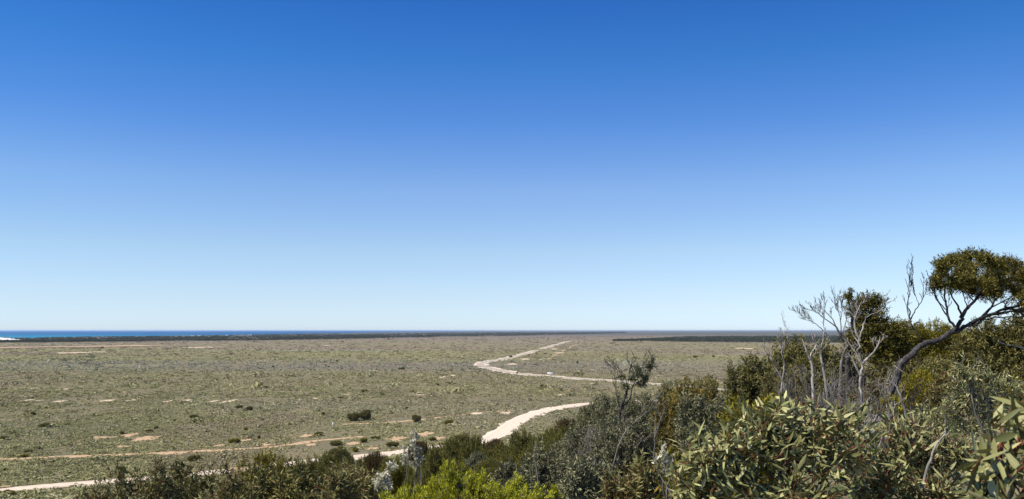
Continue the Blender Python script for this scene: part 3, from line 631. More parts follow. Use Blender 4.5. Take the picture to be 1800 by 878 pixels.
kd_name = dict(pale='mallee_bush', rust='mallee_bush', broad='broad_leaved_shrub', redmallee='mallee_bush', mallee='mallee_bush', grey='grey_leaved_bush', yellow='bright_green_shrub', olive='needle_bush', gold='golden_shrub', brown='brown_shrub', silver='silver_shrub')
def lobe_plant(name, D, base_px, lobes_px, kd, label, cat, group=None, seed=1, depth=0.7, limbs=None, **kw):
    """lobes given as (px, py, half width px, half height px[, dy metres])"""
    rng = np.random.RandomState(seed); x0 = (base_px - 900) / F * D; zb = float(terrain(x0, D)); t = empty(name, (x0, D, zb)); tag(t, label, cat, group)
    lob = []
    for l in lobes_px:
        dy = l[4] if len(l) > 4 else rng.uniform(-0.3, 0.3) * l[2] / F * D; DD = D + dy
        c = ((l[0] - 900) / F * DD - x0, dy, CZ - (l[1] - HOR) / F * DD - zb); rw = l[2] / F * DD; lob.append((c, (rw, rw * depth, l[3] / F * DD)))
    build_plant(t, lob, (0, 0, -0.1), K[kd], rng, limbs=limbs, **kw)
    return t
def P3(px, py, D): return np.array([(px - 900) / F * D, D, CZ - (py - HOR) / F * D])
def limb(pts, D, origin, r0, r1, rng, dys=None, seg=4, wg=0.0):
    """pixel polyline at about D metres, relative to origin, smoothed"""
    Q = [P3(p[0], p[1], D + (p[2] if len(p) > 2 else 0)) - origin for p in pts]; Q = np.array(Q)
    A = np.vstack([2 * Q[0] - Q[1], Q, 2 * Q[-1] - Q[-2]]); out = []
    for i in range(1, len(A) - 2):
        for s in np.linspace(0, 1, seg, endpoint=False):
            a, b_, c, d_ = A[i - 1], A[i], A[i + 1], A[i + 2]; out.append(0.5 * (2 * b_ + (-a + c) * s + (2 * a - 5 * b_ + 4 * c - d_) * s * s + (-a + 3 * b_ - 3 * c + d_) * s**3))
    out.append(Q[-1]); out = np.array(out); L = np.linalg.norm(out[-1] - out[0])
    if wg: out[1:-1] += rng.normal(size=out[1:-1].shape) * wg * L
    return out, np.linspace(r0, r1, len(out))
def fork(P, r, rng, lvl, spread=0.6, up=0.35, n=3, ratio=0.66, out=None, minr=0.002, f0=0.3, wgl=0.09, sp=None):
    """bare branches growing recursively off a limb"""
    if out is None: out = []
    if lvl <= 0: return out
    L = np.linalg.norm(P[-1] - P[0])
    for i in range(n):
        f = f0 + (1 - f0) * (i + rng.uniform(0.2, 0.9)) / n; j = min(len(P) - 1, int(f * (len(P) - 1))); p = P[j]
        T = P[min(j + 1, len(P) - 1)] - P[max(j - 1, 0)]; T = T / (np.linalg.norm(T) + 1e-9)
        d = T + rng.normal(size=3) * spread * np.array([1, 0.7, 1]) + np.array([0, 0, up]); d /= np.linalg.norm(d); l = L * ratio * rng.uniform(0.7, 1.15)
        k = 6; s = np.linspace(0, 1, k)[:, None]; Q = p + d * l * s; Q[:, 2] += up * l * 0.25 * s[:, 0]**2; Q[1:] += np.cumsum(rng.normal(size=(k - 1, 3)) * wgl * l * 0.5, 0)
        rr0 = max(minr, min(r[j] * 0.65, l * 0.017)); rr = np.linspace(rr0, max(minr * 0.6, rr0 * 0.45), k); out.append((Q, rr)); fork(Q, rr, rng, lvl - 1, spread, up, n, ratio, out, minr, 0.25, wgl)
    return out

def twig_bush(px, D, ytop, wpx, lab, seed, bark=grey_bark, r=0.018, n=9, lvl=3, sub=4):
    rng = np.random.RandomState(seed); x = (px - 900) / F * D; zb = float(terrain(x, D)); h = CZ - (ytop - HOR) / F * D - zb; w = wpx / 2 / F * D
    t = empty('dead_bush', (x, D, zb)); tag(t, lab, 'dead bush', 'grey dead twiggy bushes'); out = []
    for i in range(n):
        a = rng.uniform(0, 6.28); q = rng.uniform(0.15, 1) ** 0.6; tip = np.array([w * q * math.cos(a), w * q * math.sin(a) * 0.8, h * rng.uniform(0.55, 0.9) * (1.05 - 0.35 * q)])
        s = np.linspace(0, 1, 8)[:, None]; b0 = np.array([rng.uniform(-.08, .08), rng.uniform(-.08, .08), -0.05]); st = b0 + (tip - b0) * np.hstack([s**1.3, s**1.3, s]); st[1:] += np.cumsum(rng.normal(size=(7, 3)), 0) * 0.012 * h
        rr = np.linspace(r, r * 0.35, 8); out.append((st, rr)); fork(st, rr, rng, lvl, 0.55, 0.25, sub, 0.36 if lvl > 2 else 0.4, out, 0.0045, 0.25)
    V, Fq = tubes(out[:n], 6); mesh_np('stems', V, Fq, bark, t, smooth=True)
    V, Fq = tubes(out[n:], 3); mesh_np('twigs', V, Fq, bark, t, smooth=True)
# ================================================================== the plants, near to far
g_low = 'dark leafed bushes along the front left edge'
# --- broad-leaved shrubs, front right
lobe_plant('broad_leaved_shrub', 4.6, 1350, [(1330, 800, 110, 75), (1250, 810, 70, 60, -0.2), (1230, 860, 60, 60, -0.2), (1400, 745, 80, 62, 0.1), (1340, 750, 60, 48), (1450, 790, 90, 80, -0.1), (1470, 740, 50, 45, 0.2), (1290, 790, 60, 50, -0.2), (1380, 870, 120, 60, -0.2)], 'broad',
           'large dense shrub of broad grey green leaves on red twigs, front right', 'shrub', seed=21, mult=1.0, nbranch=200)
lobe_plant('broad_leaved_shrub', 5.2, 1590, [(1560, 800, 75, 60), (1620, 790, 70, 62), (1530, 850, 80, 60, -0.2), (1680, 800, 60, 55), (1640, 860, 80, 50, -0.2), (1590, 760, 50, 38, 0.2)], 'broad',
           'shrub with narrow grey green leaves round a broken white branch, front right', 'shrub', seed=22, mult=0.9, scale=0.92, nbranch=160)
lobe_plant('leafy_branch', 2.0, 1840, [(1760, 800, 70, 70), (1822, 712, 50, 45), (1790, 770, 60, 60), (1840, 850, 80, 80), (1720, 840, 40, 40)], 'broad',
           'closest leafy branch with red twigs reaching in from the right edge of the photo', 'branch', seed=23, mult=0.5, inner=0.3, nbranch=50, scale=1.0)
lobe_plant('mallee_bush', 9.0, 1740, [(1720, 690, 60, 45), (1770, 720, 60, 50), (1670, 735, 50, 40), (1700, 650, 40, 30), (1640, 720, 40, 25), (1755, 670, 40, 30)], 'pale',
           'twiggy bush with small pale olive leaves below the leaning tree, behind the nearest branch', 'bush', seed=24, mult=1.0, nbranch=200)
# --- bright yellow-green shrub, centre front
lobe_plant('bright_green_shrub', 8.0, 800, [(800, 848, 44, 38), (770, 858, 34, 28), (838, 858, 32, 32), (742, 866, 26, 26), (702, 876, 36, 24), (900, 874, 42, 22), (938, 872, 24, 20), (725, 885, 50, 30), (820, 885, 90, 50), (872, 872, 26, 20)], 'yellow',
           'vivid yellow green needle leaved shrub at the bottom centre', 'shrub', seed=31, nbranch=160, mult=1.25, inner=0.45)
lobe_plant('bright_green_shrub', 8.6, 972, [(908, 842, 12, 13), (974, 856, 9, 15), (978, 875, 14, 16), (912, 862, 16, 18)], 'yellow',
           'two slim yellow green sprigs poking up right of the vivid shrub', 'shrub', seed=32, nbranch=60, mult=0.7)
# --- silver white plants
lobe_plant('silver_shrub', 10.5, 728, [(730, 762, 8, 12), (728, 780, 6, 9), (732, 797, 9, 10), (736, 808, 6, 8), (712, 796, 6, 12), (711, 808, 5, 7)], 'silver',
           'tallest silver white plant with upright fluffy spikes above the yellow green shrub', 'shrub', 'silver white plants', seed=41, inner=0.5, nbranch=60)
lobe_plant('silver_shrub', 10.0, 682, [(688, 816, 8, 7), (675, 832, 9, 10), (683, 845, 10, 10), (668, 845, 7, 8)], 'silver',
           'low silver white plant standing left of the yellow green shrub', 'shrub', 'silver white plants', seed=42, inner=0.5, nbranch=50)
lobe_plant('silver_shrub', 7.5, 1172, [(1168, 800, 7, 14), (1176, 815, 8, 12)], 'silver',
           'small silver white plant tucked behind the left end of the broad leaved shrub', 'shrub', 'silver white plants', seed=43, inner=0.5, nbranch=40)
# --- left foreground bushes
FL = [(150, 12.0, 838, 190, 'redmallee', 'leftmost dark olive bush at the bottom edge, in front of the pale track'),
      (262, 13.0, 806, 170, 'redmallee', 'dark bush with spiky top shoots crossing the pale track at lower left'),
      (380, 11.5, 824, 190, 'redmallee', 'broad dark green bush between the track gap and the spiky topped bush'),
      (500, 12.5, 800, 210, 'mallee', 'dark olive bush below the yellowish bush at lower left'),
      (605, 11.0, 812, 160, 'redmallee', 'rust tinged dark bush just left of the silver white plants'),
      (640, 16.0, 812, 120, 'redmallee', 'olive bush behind the rust tinged one, near the silver white plants'),
      (330, 16.0, 812, 180, 'mallee', 'dark bush behind the broad dark green one, hiding the track')]
for a in FL: bush(*a[:5], a[5], 'bush', g_low, nbranch=140, mult=1.0)
bush(462, 27, 788, 110, 'gold', 'yellowish olive bush standing beyond the dark bushes at lower left', nbranch=90)
bush(530, 30, 797, 100, 'olive', 'feathery green bush right of the yellowish olive bush', nbranch=90)
# --- middle: grey and red mallee bushes right of the yellow-green shrub
bush(900, 15, 800, 110, 'grey', 'grey green bush directly behind the right end of the yellow green shrub', nbranch=140)
bush(960, 17, 772, 130, 'grey', 'tall grey green bush left of the black gap, centre right', nbranch=140)
bush(1025, 11.5, 792, 130, 'grey', 'rounded grey leaved bush at the bottom edge between the vivid shrub and the rusty bush', nbranch=140, mult=1.1)
bush(1115, 8.8, 792, 150, 'redmallee', 'rusty tipped olive bush at the bottom, left of the broad leaved shrub', nbranch=140, mult=1.1)
bush(1020, 24, 742, 120, 'grey', 'grey green bush below the dead twiggy bush', nbranch=120)
bush(1100, 20, 728, 130, 'grey', 'leafy grey green bush below the thin pale stems', nbranch=140)
bush(1140, 26, 686, 150, 'grey', 'tall grey green bush beneath the sparse bare crowned tree', nbranch=140, hmax=6)
bush(1085, 27, 690, 90, 'grey', 'grey olive bush around the trunk of the sparse tree', nbranch=140, hmax=5.5)
bush(1052, 30, 692, 90, 'grey', 'grey bush at the end of the pale track, left of the sparse tree', nbranch=140)
bush(1205, 21, 658, 135, 'rust', 'orange topped olive bush between the sparse tree and the round dark bush', nbranch=140)
bush(1235, 17, 688, 120, 'grey', 'dull grey bush below the orange topped one', nbranch=140)
bush(1330, 11, 684, 170, 'gold', 'golden green bush right above the broad leaved shrub', nbranch=120, hmax=3)
bush(1190, 8.0, 790, 60, 'gold', 'small golden leaved sprig beside the small silver plant', nbranch=60, hmax=1.5)
# --- ridge behind
bush(1318, 24, 618, 120, 'mallee', 'round dark bush on the ridge, left end of the tree group', nbranch=150, hmax=3.4)
bush(1400, 26, 588, 120, 'mallee', 'tall dense bush behind the three white dead stems', nbranch=150, hmax=4)
bush(1500, 26, 620, 150, 'mallee', 'dense olive thicket behind the tangle of dead twigs', nbranch=150, hmax=3)
bush(1615, 20, 645, 150, 'gold', 'golden green thicket under the leaning tree trunk', nbranch=150, hmax=2.5)
bush(1560, 14, 690, 90, 'gold', 'low golden bush at the foot of the leaning tree', nbranch=90, hmax=2)
bush(1790, 12, 660, 80, 'gold', 'orange gold bush at the right edge behind the nearest branch', nbranch=90, hmax=2)

twig_bush(1415, 19, 600, 70, 'grey dead bush between the slim stem and the thickest white stem', 621, n=12)
twig_bush(1530, 17, 612, 90, 'tall grey dead bush right of the tall pale dead tree, below the tufted crown', 622, n=13)
twig_bush(1462, 18, 596, 60, 'grey dead bush below the bare fan of branches', 623, n=12)
twig_bush(1590, 18, 628, 70, 'dark dead bush behind the foot of the leaning tree', 624, n=11, bark=dark_bark)
bush(1440, 25, 594, 130, 'mallee', 'tall dark bush behind the bare fan of branches', nbranch=150, hmax=4)
bush(1250, 22, 657, 90, 'rust', 'orange tipped olive bush touching the left side of the round dark bush', nbranch=120)
bush(1172, 25, 664, 85, 'grey', 'grey green bush between the sparse tree and the orange topped bush', nbranch=120)
bush(1455, 23, 640, 120, 'mallee', 'dark bush at the foot of the thickest white dead stem', nbranch=150, hmax=2.5)
bush(1540, 19, 660, 110, 'redmallee', 'dark olive bush filling the space behind the dead twig tangle', nbranch=150, hmax=2.5)
bush(1640, 24, 625, 150, 'mallee', 'dark olive thicket seen under the leaning trunk', nbranch=150, hmax=3)
bush(1680, 14, 640, 120, 'redmallee', 'dark olive bush under the middle of the leaning trunk', nbranch=150, hmax=2.5)
bush(1370, 21, 640, 90, 'redmallee', 'low dark bush at the foot of the slim white stem', nbranch=120, hmax=2.5)
# --- mallee trees on the ridge
rng = np.random.RandomState(77)
def tree(name, D, base, lobes_px, kd, label, limbs_px, rtrunk, seed, bark=None, extra_lvl=0, group=None, cat='tree', nbranch=260, mult=1.0, inner=0.35, depth=0.8, leafmult=1.0, twigs=None, sides=5, scale=1.0):
    rng = np.random.RandomState(seed); x0 = (base[0] - 900) / F * D; zb = float(terrain(x0, D)); org = np.array([x0, D, zb]); t = empty(name, tuple(org)); tag(t, label, cat, group)
    limbs = [limb(p, D, org, r0 * rtrunk, r1 * rtrunk, rng, wg=0.008) for p, r0, r1 in limbs_px]
    P, r_ = limbs[0]; foot = P[0].copy(); dz = foot[2] + 0.15; T_ = P[2] - P[0]; foot[:2] -= np.clip(T_[:2] / max(0.05, abs(T_[2])), -0.9, 0.9) * dz * 0.6; foot[2] = -0.15   # the trunk's foot stands in the ground
    limbs[0] = (np.vstack([foot, P]), np.r_[r_[0] * 1.25, r_])
    k = dict(K[kd]) if kd else None
    V, Fq = tubes([limbs[0]], 9); mesh_np('trunk', V, Fq, bark or dark_bark, t, smooth=True)
    br = list(limbs[1:])
    if k:
        lob = []
        for l in lobes_px:
            dy = l[4] if len(l) > 4 else rng.uniform(-0.3, 0.3) * l[2] / F * D; DD = D + dy; rw = l[2] / F * DD
            lob.append((P3(l[0], l[1], DD) - org, (rw, rw * depth, l[3] / F * DD)))
        tips, dirs = crown_tips(lob, k, rng, mult, inner)
        V, Fq, rv = leafy(tips, dirs, k, rng, scale, leafmult); mesh_np('foliage', V, Fq, k['mat'], t, rnd=rv)
        nodes = [limbs[0][0][0]] ; radii = [limbs[0][1][0]]
        for P, r_ in limbs: nodes += list(P[3:]) if P is limbs[0][0] else list(P[1:]); radii += list(r_[3:]) if P is limbs[0][0] else list(r_[1:])
        sel = rng.choice(len(tips), min(nbranch, len(tips)), replace=False)
        br += grow_to(tips[sel], nodes, radii, rng, 0.005, seg=6, curve=0.3, wiggle=0.03)
    if twigs:
        for i in twigs[0]:
            fork(limbs[i][0][(1 if i == 0 else 0):], limbs[i][1][(1 if i == 0 else 0):], rng, twigs[1], spread=twigs[2], up=twigs[3], n=twigs[4], ratio=twigs[5], out=br, minr=twigs[6])
    if br: V, Fq = tubes(br, sides); mesh_np('branches', V, Fq, bark or dark_bark, t, smooth=True)
    return t

rc = np.random.RandomState(9); CL = []
for q in range(135):
    lx = rc.uniform(1650, 1960); top = np.interp(lx, [1640, 1665, 1700, 1760, 1800, 1860, 1930], [474, 449, 447, 452, 458, 470, 490]); bot = np.interp(lx, [1640, 1665, 1700, 1760, 1800, 1860, 1930], [500, 510, 512, 520, 556, 585, 595])
    ly = top + (bot - top) * rc.uniform(0, 1) ** 1.5; sz = rc.uniform(8, 20); CL.append((lx, ly, sz, sz * rc.uniform(0.45, 0.65), rc.uniform(-1.1, 1.1)))
CL += [(1785, 470, 26, 14, 0.3), (1805, 482, 28, 16, -0.4), (1770, 462, 24, 12, 0.5), (1830, 495, 30, 18, 0.2), (1800, 505, 28, 16, 0), (1750, 458, 24, 10, -0.5), (1815, 525, 26, 15, 0.6), (1700, 446, 22, 9, 0), (1725, 449, 22, 9, 0.5), (1646, 486, 12, 8), (1652, 500, 10, 7), (1640, 502, 7, 6), (1668, 455, 16, 9)]
tree('leaning_tree', 16, (1575, 700), CL, 'crown',
     'big leaning dark trunked tree with a wind swept flat crown at the far right', [
     ([(1572, 672), (1578, 655), (1586, 638), (1606, 621), (1622, 606), (1648, 598), (1675, 583)], 1.3, 0.9),
     ([(1675, 583), (1688, 566), (1693, 550), (1712, 530), (1730, 505), (1738, 488)], 0.8, 0.22),
     ([(1675, 585), (1700, 572), (1730, 556), (1765, 545), (1800, 535), (1850, 520)], 0.7, 0.3),
     ([(1680, 578), (1668, 560), (1664, 535), (1660, 515), (1665, 495)], 0.5, 0.16),
     ([(1690, 552), (1682, 535), (1672, 520), (1672, 500)], 0.4, 0.15),
     ([(1730, 556), (1745, 535), (1760, 515), (1775, 500)], 0.4, 0.16),
     ([(1765, 545), (1800, 545), (1840, 540), (1890, 530)], 0.4, 0.2),
     ([(1645, 597), (1700, 575), (1760, 550), (1800, 548), (1860, 552)], 0.45, 0.2),
     ([(1668, 560), (1655, 540), (1643, 520), (1634, 495)], 0.28, 0.08),
     ([(1664, 545), (1650, 530), (1644, 515), (1645, 500)], 0.2, 0.06),
     ([(1624, 606), (1616, 592), (1604, 574), (1599, 560), (1598, 545), (1595, 525), (1596, 508), (1591, 490)], 0.34, 0.08),
     ([(1600, 562), (1610, 545), (1621, 528), (1623, 508), (1618, 490)], 0.22, 0.06), ([(1596, 522), (1602, 506), (1600, 488)], 0.12, 0.05), ([(1615, 536), (1609, 518), (1606, 502)], 0.12, 0.05),
     ([(1700, 572), (1740, 560), (1780, 556), (1830, 560), (1880, 562)], 0.3, 0.1),
     ([(1712, 530), (1700, 515), (1702, 500)], 0.25, 0.08), ([(1730, 505), (1752, 495), (1765, 485)], 0.25, 0.08), ([(1745, 535), (1738, 515), (1748, 495)], 0.25, 0.08), ([(1800, 535), (1805, 520), (1815, 505)], 0.25, 0.08), ([(1765, 545), (1772, 528), (1790, 512)], 0.25, 0.08),
     ([(1664, 535), (1655, 520), (1652, 500)], 0.2, 0.06), ([(1690, 560), (1700, 545), (1696, 525), (1690, 505)], 0.3, 0.08), ([(1672, 520), (1680, 505), (1685, 490)], 0.2, 0.06)], 0.058, 501, nbranch=900, mult=1.7, scale=0.85, depth=1.0, inner=0.5, twigs=([q for q in range(1, 23)], 3, 0.35, 0.3, 3, 0.42, 0.005))
tree('mallee_tree', 21, (1492, 690), [(1532, 556, 34, 36), (1508, 540, 22, 26), (1493, 518, 13, 12), (1556, 580, 38, 30), (1518, 585, 34, 34), (1530, 528, 26, 16), (1575, 600, 34, 34), (1545, 612, 40, 30), (1500, 600, 26, 24)], 'crown',
     'mallee tree with a tufted olive crown right of the bare white fan of branches', [
     ([(1490, 650), (1490, 630), (1496, 608), (1500, 590)], 0.9, 0.6), ([(1500, 590), (1510, 570), (1520, 550)], 0.6, 0.25), ([(1498, 600), (1515, 585), (1535, 570)], 0.6, 0.25), ([(1500, 590), (1498, 560), (1492, 530), (1494, 512)], 0.5, 0.15)], 0.075, 503, mult=1.2)
tree('bare_crowned_tree', 20, (1482, 690), [], None, 'tree with a leafless fan of fine dark branches against the sky', [
     ([(1478, 650), (1482, 625), (1488, 605), (1478, 590), (1470, 575)], 1.0, 0.6), ([(1470, 575), (1455, 564), (1438, 552), (1424, 545)], 0.45, 0.12), ([(1470, 575), (1462, 560), (1450, 547), (1447, 538)], 0.45, 0.12),
     ([(1478, 590), (1478, 565), (1474, 550), (1468, 538)], 0.45, 0.12), ([(1480, 590), (1486, 568), (1488, 552), (1484, 540)], 0.4, 0.12), ([(1455, 590), (1440, 575), (1425, 565), (1412, 555)], 0.35, 0.1), ([(1482, 585), (1496, 575), (1506, 560)], 0.45, 0.15)],
     0.036, 504, twigs=((1, 2, 3, 4, 5, 6), 4, 0.3, 0.3, 4, 0.48, 0.003), bark=grey_bark)
tree('mallee_tree', 27, (1600, 690), [(1590, 590, 40, 28), (1636, 586, 40, 24), (1672, 600, 40, 30), (1560, 605, 40, 34), (1615, 615, 48, 34), (1660, 632, 46, 34), (1580, 640, 46, 34), (1625, 650, 46, 34)], 'gold',
     'golden olive tree crown low on the ridge behind the leaning trunk', [([(1602, 660), (1604, 635), (1606, 615)], 0.7, 0.5), ([(1606, 615), (1625, 600)], 0.5, 0.2), ([(1606, 615), (1585, 600)], 0.5, 0.2)], 0.13, 505, mult=1.3)
tree('mallee_tree', 19, (1745, 690), [(1738, 590, 46, 32), (1790, 590, 55, 38), (1705, 614, 40, 34), (1840, 580, 60, 50), (1775, 612, 60, 36), (1760, 640, 66, 36), (1710, 650, 40, 30)], 'mallee',
     'darkest bushy tree under the overhanging crown of the leaning tree', [([(1738, 670), (1740, 645), (1742, 625)], 0.7, 0.5), ([(1742, 625), (1765, 605)], 0.5, 0.2), ([(1742, 625), (1720, 610)], 0.5, 0.2)], 0.12, 506, mult=1.1)
# --- dead wood
def dead(px, D, pts, lab, r, seed, tw, bark=white_bark, name='dead_tree', others=(), grp='bleached dead trees and stems'):
    return tree(name, D, (px, 0), [], None, lab, [(pts, 0.62, 0.2)] + [(o, 0.6, 0.15) for o in others], r, seed, bark=bark, twigs=tw, cat='dead tree', group=grp)
dead(1376, 20, [(1376, 665), (1378, 640), (1374, 615), (1382, 600), (1388, 590)], 'slim white dead stem, left of the two brightest stems on the ridge', 0.035, 601, ((0, 1), 3, 0.5, 0.35, 3, 0.45, 0.005), others=[[(1374, 615), (1368, 600), (1366, 592)]])
dead(1360, 19, [(1372, 662), (1360, 640), (1348, 622), (1342, 610)], 'leaning white dead stem furthest left of the dead stems', 0.03, 602, ((0,), 3, 0.5, 0.35, 3, 0.45, 0.005))
dead(1430, 18, [(1428, 665), (1428, 645), (1424, 630), (1430, 615), (1436, 604)], 'thickest bright white broken stem on the ridge', 0.05, 603, ((0,), 3, 0.5, 0.35, 3, 0.4, 0.005), others=[[(1424, 632), (1415, 610), (1410, 596)]])
dead(1444, 18, [(1446, 640), (1442, 620), (1446, 600), (1448, 583)], 'bright white dead branch beneath the bare fan of branches', 0.045, 604, ((0,), 3, 0.5, 0.35, 3, 0.42, 0.005), others=[[(1443, 618), (1430, 598), (1426, 580)]])
dead(1510, 15, [(1514, 700), (1512, 670), (1516, 640), (1508, 615), (1512, 590), (1519, 570), (1522, 556)], 'tall pale grey dead tree with forking arms in front of the tufted crown', 0.042, 605, ((0, 1, 2, 3), 4, 0.55, 0.25, 3, 0.4, 0.004),
     others=[[(1516, 640), (1535, 620), (1543, 608), (1547, 592)], [(1512, 660), (1500, 635), (1490, 620)], [(1512, 600), (1502, 575), (1505, 555), (1515, 530)]])
twig_bush(1482, 13, 640, 90, 'low grey tangle of dead twigs left of the tall pale dead tree', 606, n=12)
twig_bush(1545, 12, 640, 90, 'grey tangle of dead twigs right of the tall pale dead tree', 607, n=12)
twig_bush(1518, 11, 660, 70, 'light twiggy dead bush in front of the tall pale dead tree', 608, bark=white_bark, n=10)
twig_bush(1445, 16, 625, 70, 'dark grey dead bush below the thickest white stem', 609, n=10)
dead(1590, 12, [(1590, 720), (1580, 690), (1572, 676), (1552, 665)], 'pale dead branch lying at the foot of the leaning tree', 0.03, 610, ((0,), 3, 0.6, 0.2, 3, 0.5, 0.003))
dead(1648, 5.0, [(1628, 830), (1642, 788), (1652, 775), (1663, 755), (1661, 738)], 'broken white branch stump among the broad leaves', 0.014, 611, ((0,), 1, 0.5, 0.2, 2, 0.25, 0.004), name='broken_branch', grp=None)
dead(1770, 17, [(1830, 618), (1800, 612), (1780, 608), (1745, 600)], 'long pale fallen branch by the darkest tree at the right edge', 0.035, 612, ((0,), 1, 0.3, 0.1, 2, 0.3, 0.004), name='fallen_branch', grp=None)
# --- sparse bare-crowned tree centre right, pale stems, dead bush
t = tree('sparse_tree', 22, (1105, 760), [(1142, 642, 11, 10), (1120, 645, 8, 7), (1128, 672, 12, 9), (1100, 678, 12, 9), (1092, 662, 7, 6), (1125, 655, 12, 10), (1112, 665, 10, 8), (1148, 632, 7, 5), (1135, 662, 10, 8)], 'grey',
     'sparse half bare tree with dark forked trunk standing before the gravel road', [
     ([(1088, 735), (1092, 715), (1100, 695), (1103, 678)], 1.1, 0.7), ([(1092, 717), (1108, 700), (1112, 680), (1125, 660), (1132, 640)], 0.6, 0.12), ([(1103, 680), (1098, 665), (1085, 650), (1075, 640)], 0.45, 0.1),
     ([(1103, 678), (1106, 660), (1108, 645), (1112, 632)], 0.45, 0.1), ([(1112, 680), (1130, 668), (1145, 650), (1150, 632)], 0.4, 0.1), ([(1090, 720), (1084, 695), (1082, 670), (1078, 655)], 0.3, 0.08)], 0.036, 701,
     twigs=((1, 2, 3, 4, 5), 3, 0.4, 0.3, 4, 0.42, 0.0045), mult=1.2, inner=0.7, nbranch=80, depth=1.0)
dead(1155, 15, [(1150, 800), (1151, 770), (1153, 740), (1155, 712), (1154, 690)], 'straight thin pale stem rising left of the orange topped bush', 0.022, 702, ((0,), 2, 0.5, 0.3, 3, 0.3, 0.003), others=[[(1151, 770), (1160, 740), (1168, 722), (1166, 708)]], bark=grey_bark)
dead(1130, 16, [(1085, 790), (1098, 762), (1120, 738), (1148, 716), (1180, 699)], 'pale slanting dead branch crossing the grey bush', 0.022, 703, ((0,), 2, 0.5, 0.1, 3, 0.35, 0.003), bark=grey_bark)
twig_bush(1045, 20, 690, 90, 'dead grey twiggy bush at the left side of the sparse tree', 704, n=12)
twig_bush(1085, 20, 700, 90, 'dead grey twiggy bush under the trunk of the sparse tree', 705, n=12)
twig_bush(655, 12, 806, 50, 'small grey dead bush behind the low silver plant', 706, n=8)
dead(945, 14, [(942, 815), (940, 800), (942, 786), (940, 778)], 'short grey dead stem at the left of the tall grey green bush', 0.02, 707, ((0,), 2, 0.4, 0.3, 3, 0.3, 0.003), bark=grey_bark)

# --- hillside bushes below the lookout: three prototypes copied
def proto(kd, seed, w, h, **kw):
    rng = np.random.RandomState(seed); t = empty(kd_name[kd], (0, 0, 0)); build_plant(t, dome_lobes(w, w * 0.9, h, rng, 7), (0, 0, -0.2), K[kd], rng, r0=0.05, nbranch=60, scale=1.7, leafmult=0.8, **kw); return t
PR = {'olive': [proto('olive', 801, 2.4, 2.4), proto('olive', 802, 2.0, 2.6)], 'gold': [proto('gold', 803, 1.8, 2.0)], 'brown': [proto('brown', 804, 2.3, 2.0)], 'grey': [proto('grey', 805, 2.2, 2.6)], 'mallee': [proto('mallee', 806, 3.6, 3.4, mult=0.7)]}
used = set()
def place(kd, px, D, ytop, wpx, label, group=None, cat='bush', rz=None, j=None):
    ps = PR[kd]; p = ps[(int(px) + int(D)) % len(ps)]; x = (px - 900) / F * D; zb = float(terrain(x, D)); h = max(0.5, CZ - (ytop - HOR) / F * D - zb); w = wpx / 2 / F * D
    if p.name in used:
        o = p.copy(); COL.objects.link(o)
        for ch in p.children: c = ch.copy(); COL.objects.link(c); c.parent = o
    else: o = p; used.add(p.name)
    bw = {'olive': 2.2, 'gold': 1.8, 'brown': 2.3, 'grey': 2.2, 'mallee': 3.6}[kd]; bh = {'olive': 2.5, 'gold': 2.0, 'brown': 2.0, 'grey': 2.6, 'mallee': 3.4}[kd]
    hs = h / bh; ws = w / bw
    if hs > ws * 2.2: zb += (hs - ws * 2.2) * bh; hs = ws * 2.2
    o.location = (x, D, zb - 0.1); o.scale = (ws, ws, hs); o.rotation_euler = (0, 0, (px * 0.37) % 6.28 if rz is None else rz)
    STAT.append((label[:30], round(h, 1), round(2 * w, 1)))
    tag(o, label, cat, group); return o
SL = 'rounded bushes on the slope below the lookout'
HB = [('olive', 790, 62, 762, 80), ('olive', 835, 60, 768, 70), ('mallee', 815, 66, 762, 60), ('olive', 760, 55, 785, 80), ('olive', 700, 52, 796, 80), ('brown', 735, 70, 772, 50), ('olive', 880, 58, 775, 80), ('olive', 925, 56, 757, 70),
      ('olive', 905, 50, 785, 80), ('olive', 960, 52, 748, 70), ('grey', 840, 50, 792, 70), ('olive', 860, 44, 800, 70), ('olive', 800, 46, 800, 70), ('olive', 610, 50, 800, 80), ('brown', 655, 60, 792, 60), ('olive', 570, 58, 790, 70), ('gold', 690, 45, 812, 50),
      ('olive', 990, 46, 742, 60), ('olive', 950, 42, 772, 70), ('olive', 1010, 40, 770, 60), ('gold', 925, 38, 792, 40), ('brown', 870, 70, 768, 50), ('mallee', 600, 66, 785, 60), ('olive', 740, 42, 815, 70), ('olive', 880, 40, 815, 60), ('olive', 1050, 50, 700, 70), ('gold', 1040, 38, 720, 40)]
HBL = ['highest dark olive bush left of the white track foot', 'olive bush touching the bottom left edge of the white track', 'loose grey stemmed bush just left of the white track foot',
 'olive bush directly behind the tall silver white spikes', 'olive bush between the silver spikes and the short piece of pale track', 'brownish bush left of the silver spikes, beside the pale track', 'olive bush right at the foot of the white track',
 'olive bush against the right edge of the white track', 'lower olive bush below the right edge of the white track', 'olive bush left of the dead twiggy bush, above the tall grey green bush', 'silvery grey bush low on the slope behind the vivid shrub',
 'olive bush peeping over the right shoulder of the vivid yellow green shrub', 'olive bush peeping over the top of the vivid yellow green shrub', 'olive bush hiding the pale track beyond the dark front bushes', 'brownish bush between the two short pieces of pale track',
 'olive bush right of the feathery green bush at lower left', 'small golden green bush between the two silver white plants', 'olive bush left of the reddish brown round bush', 'olive bush behind the black gap in the grey bushes',
 'olive bush directly below the reddish brown round bush', 'small golden green bush left of the tall grey green bush', 'brown bush a little below the white track foot', 'loose grey stemmed bush beside the pale track behind the dark front bushes',
 'olive bush low behind the silver white plants', 'olive bush behind the slim yellow green sprigs', 'olive bush at the right end of the white track, under the sparse tree', 'golden green bush at the foot of the sparse tree']
for a, lb in zip(HB, HBL): place(*a, lb, SL)
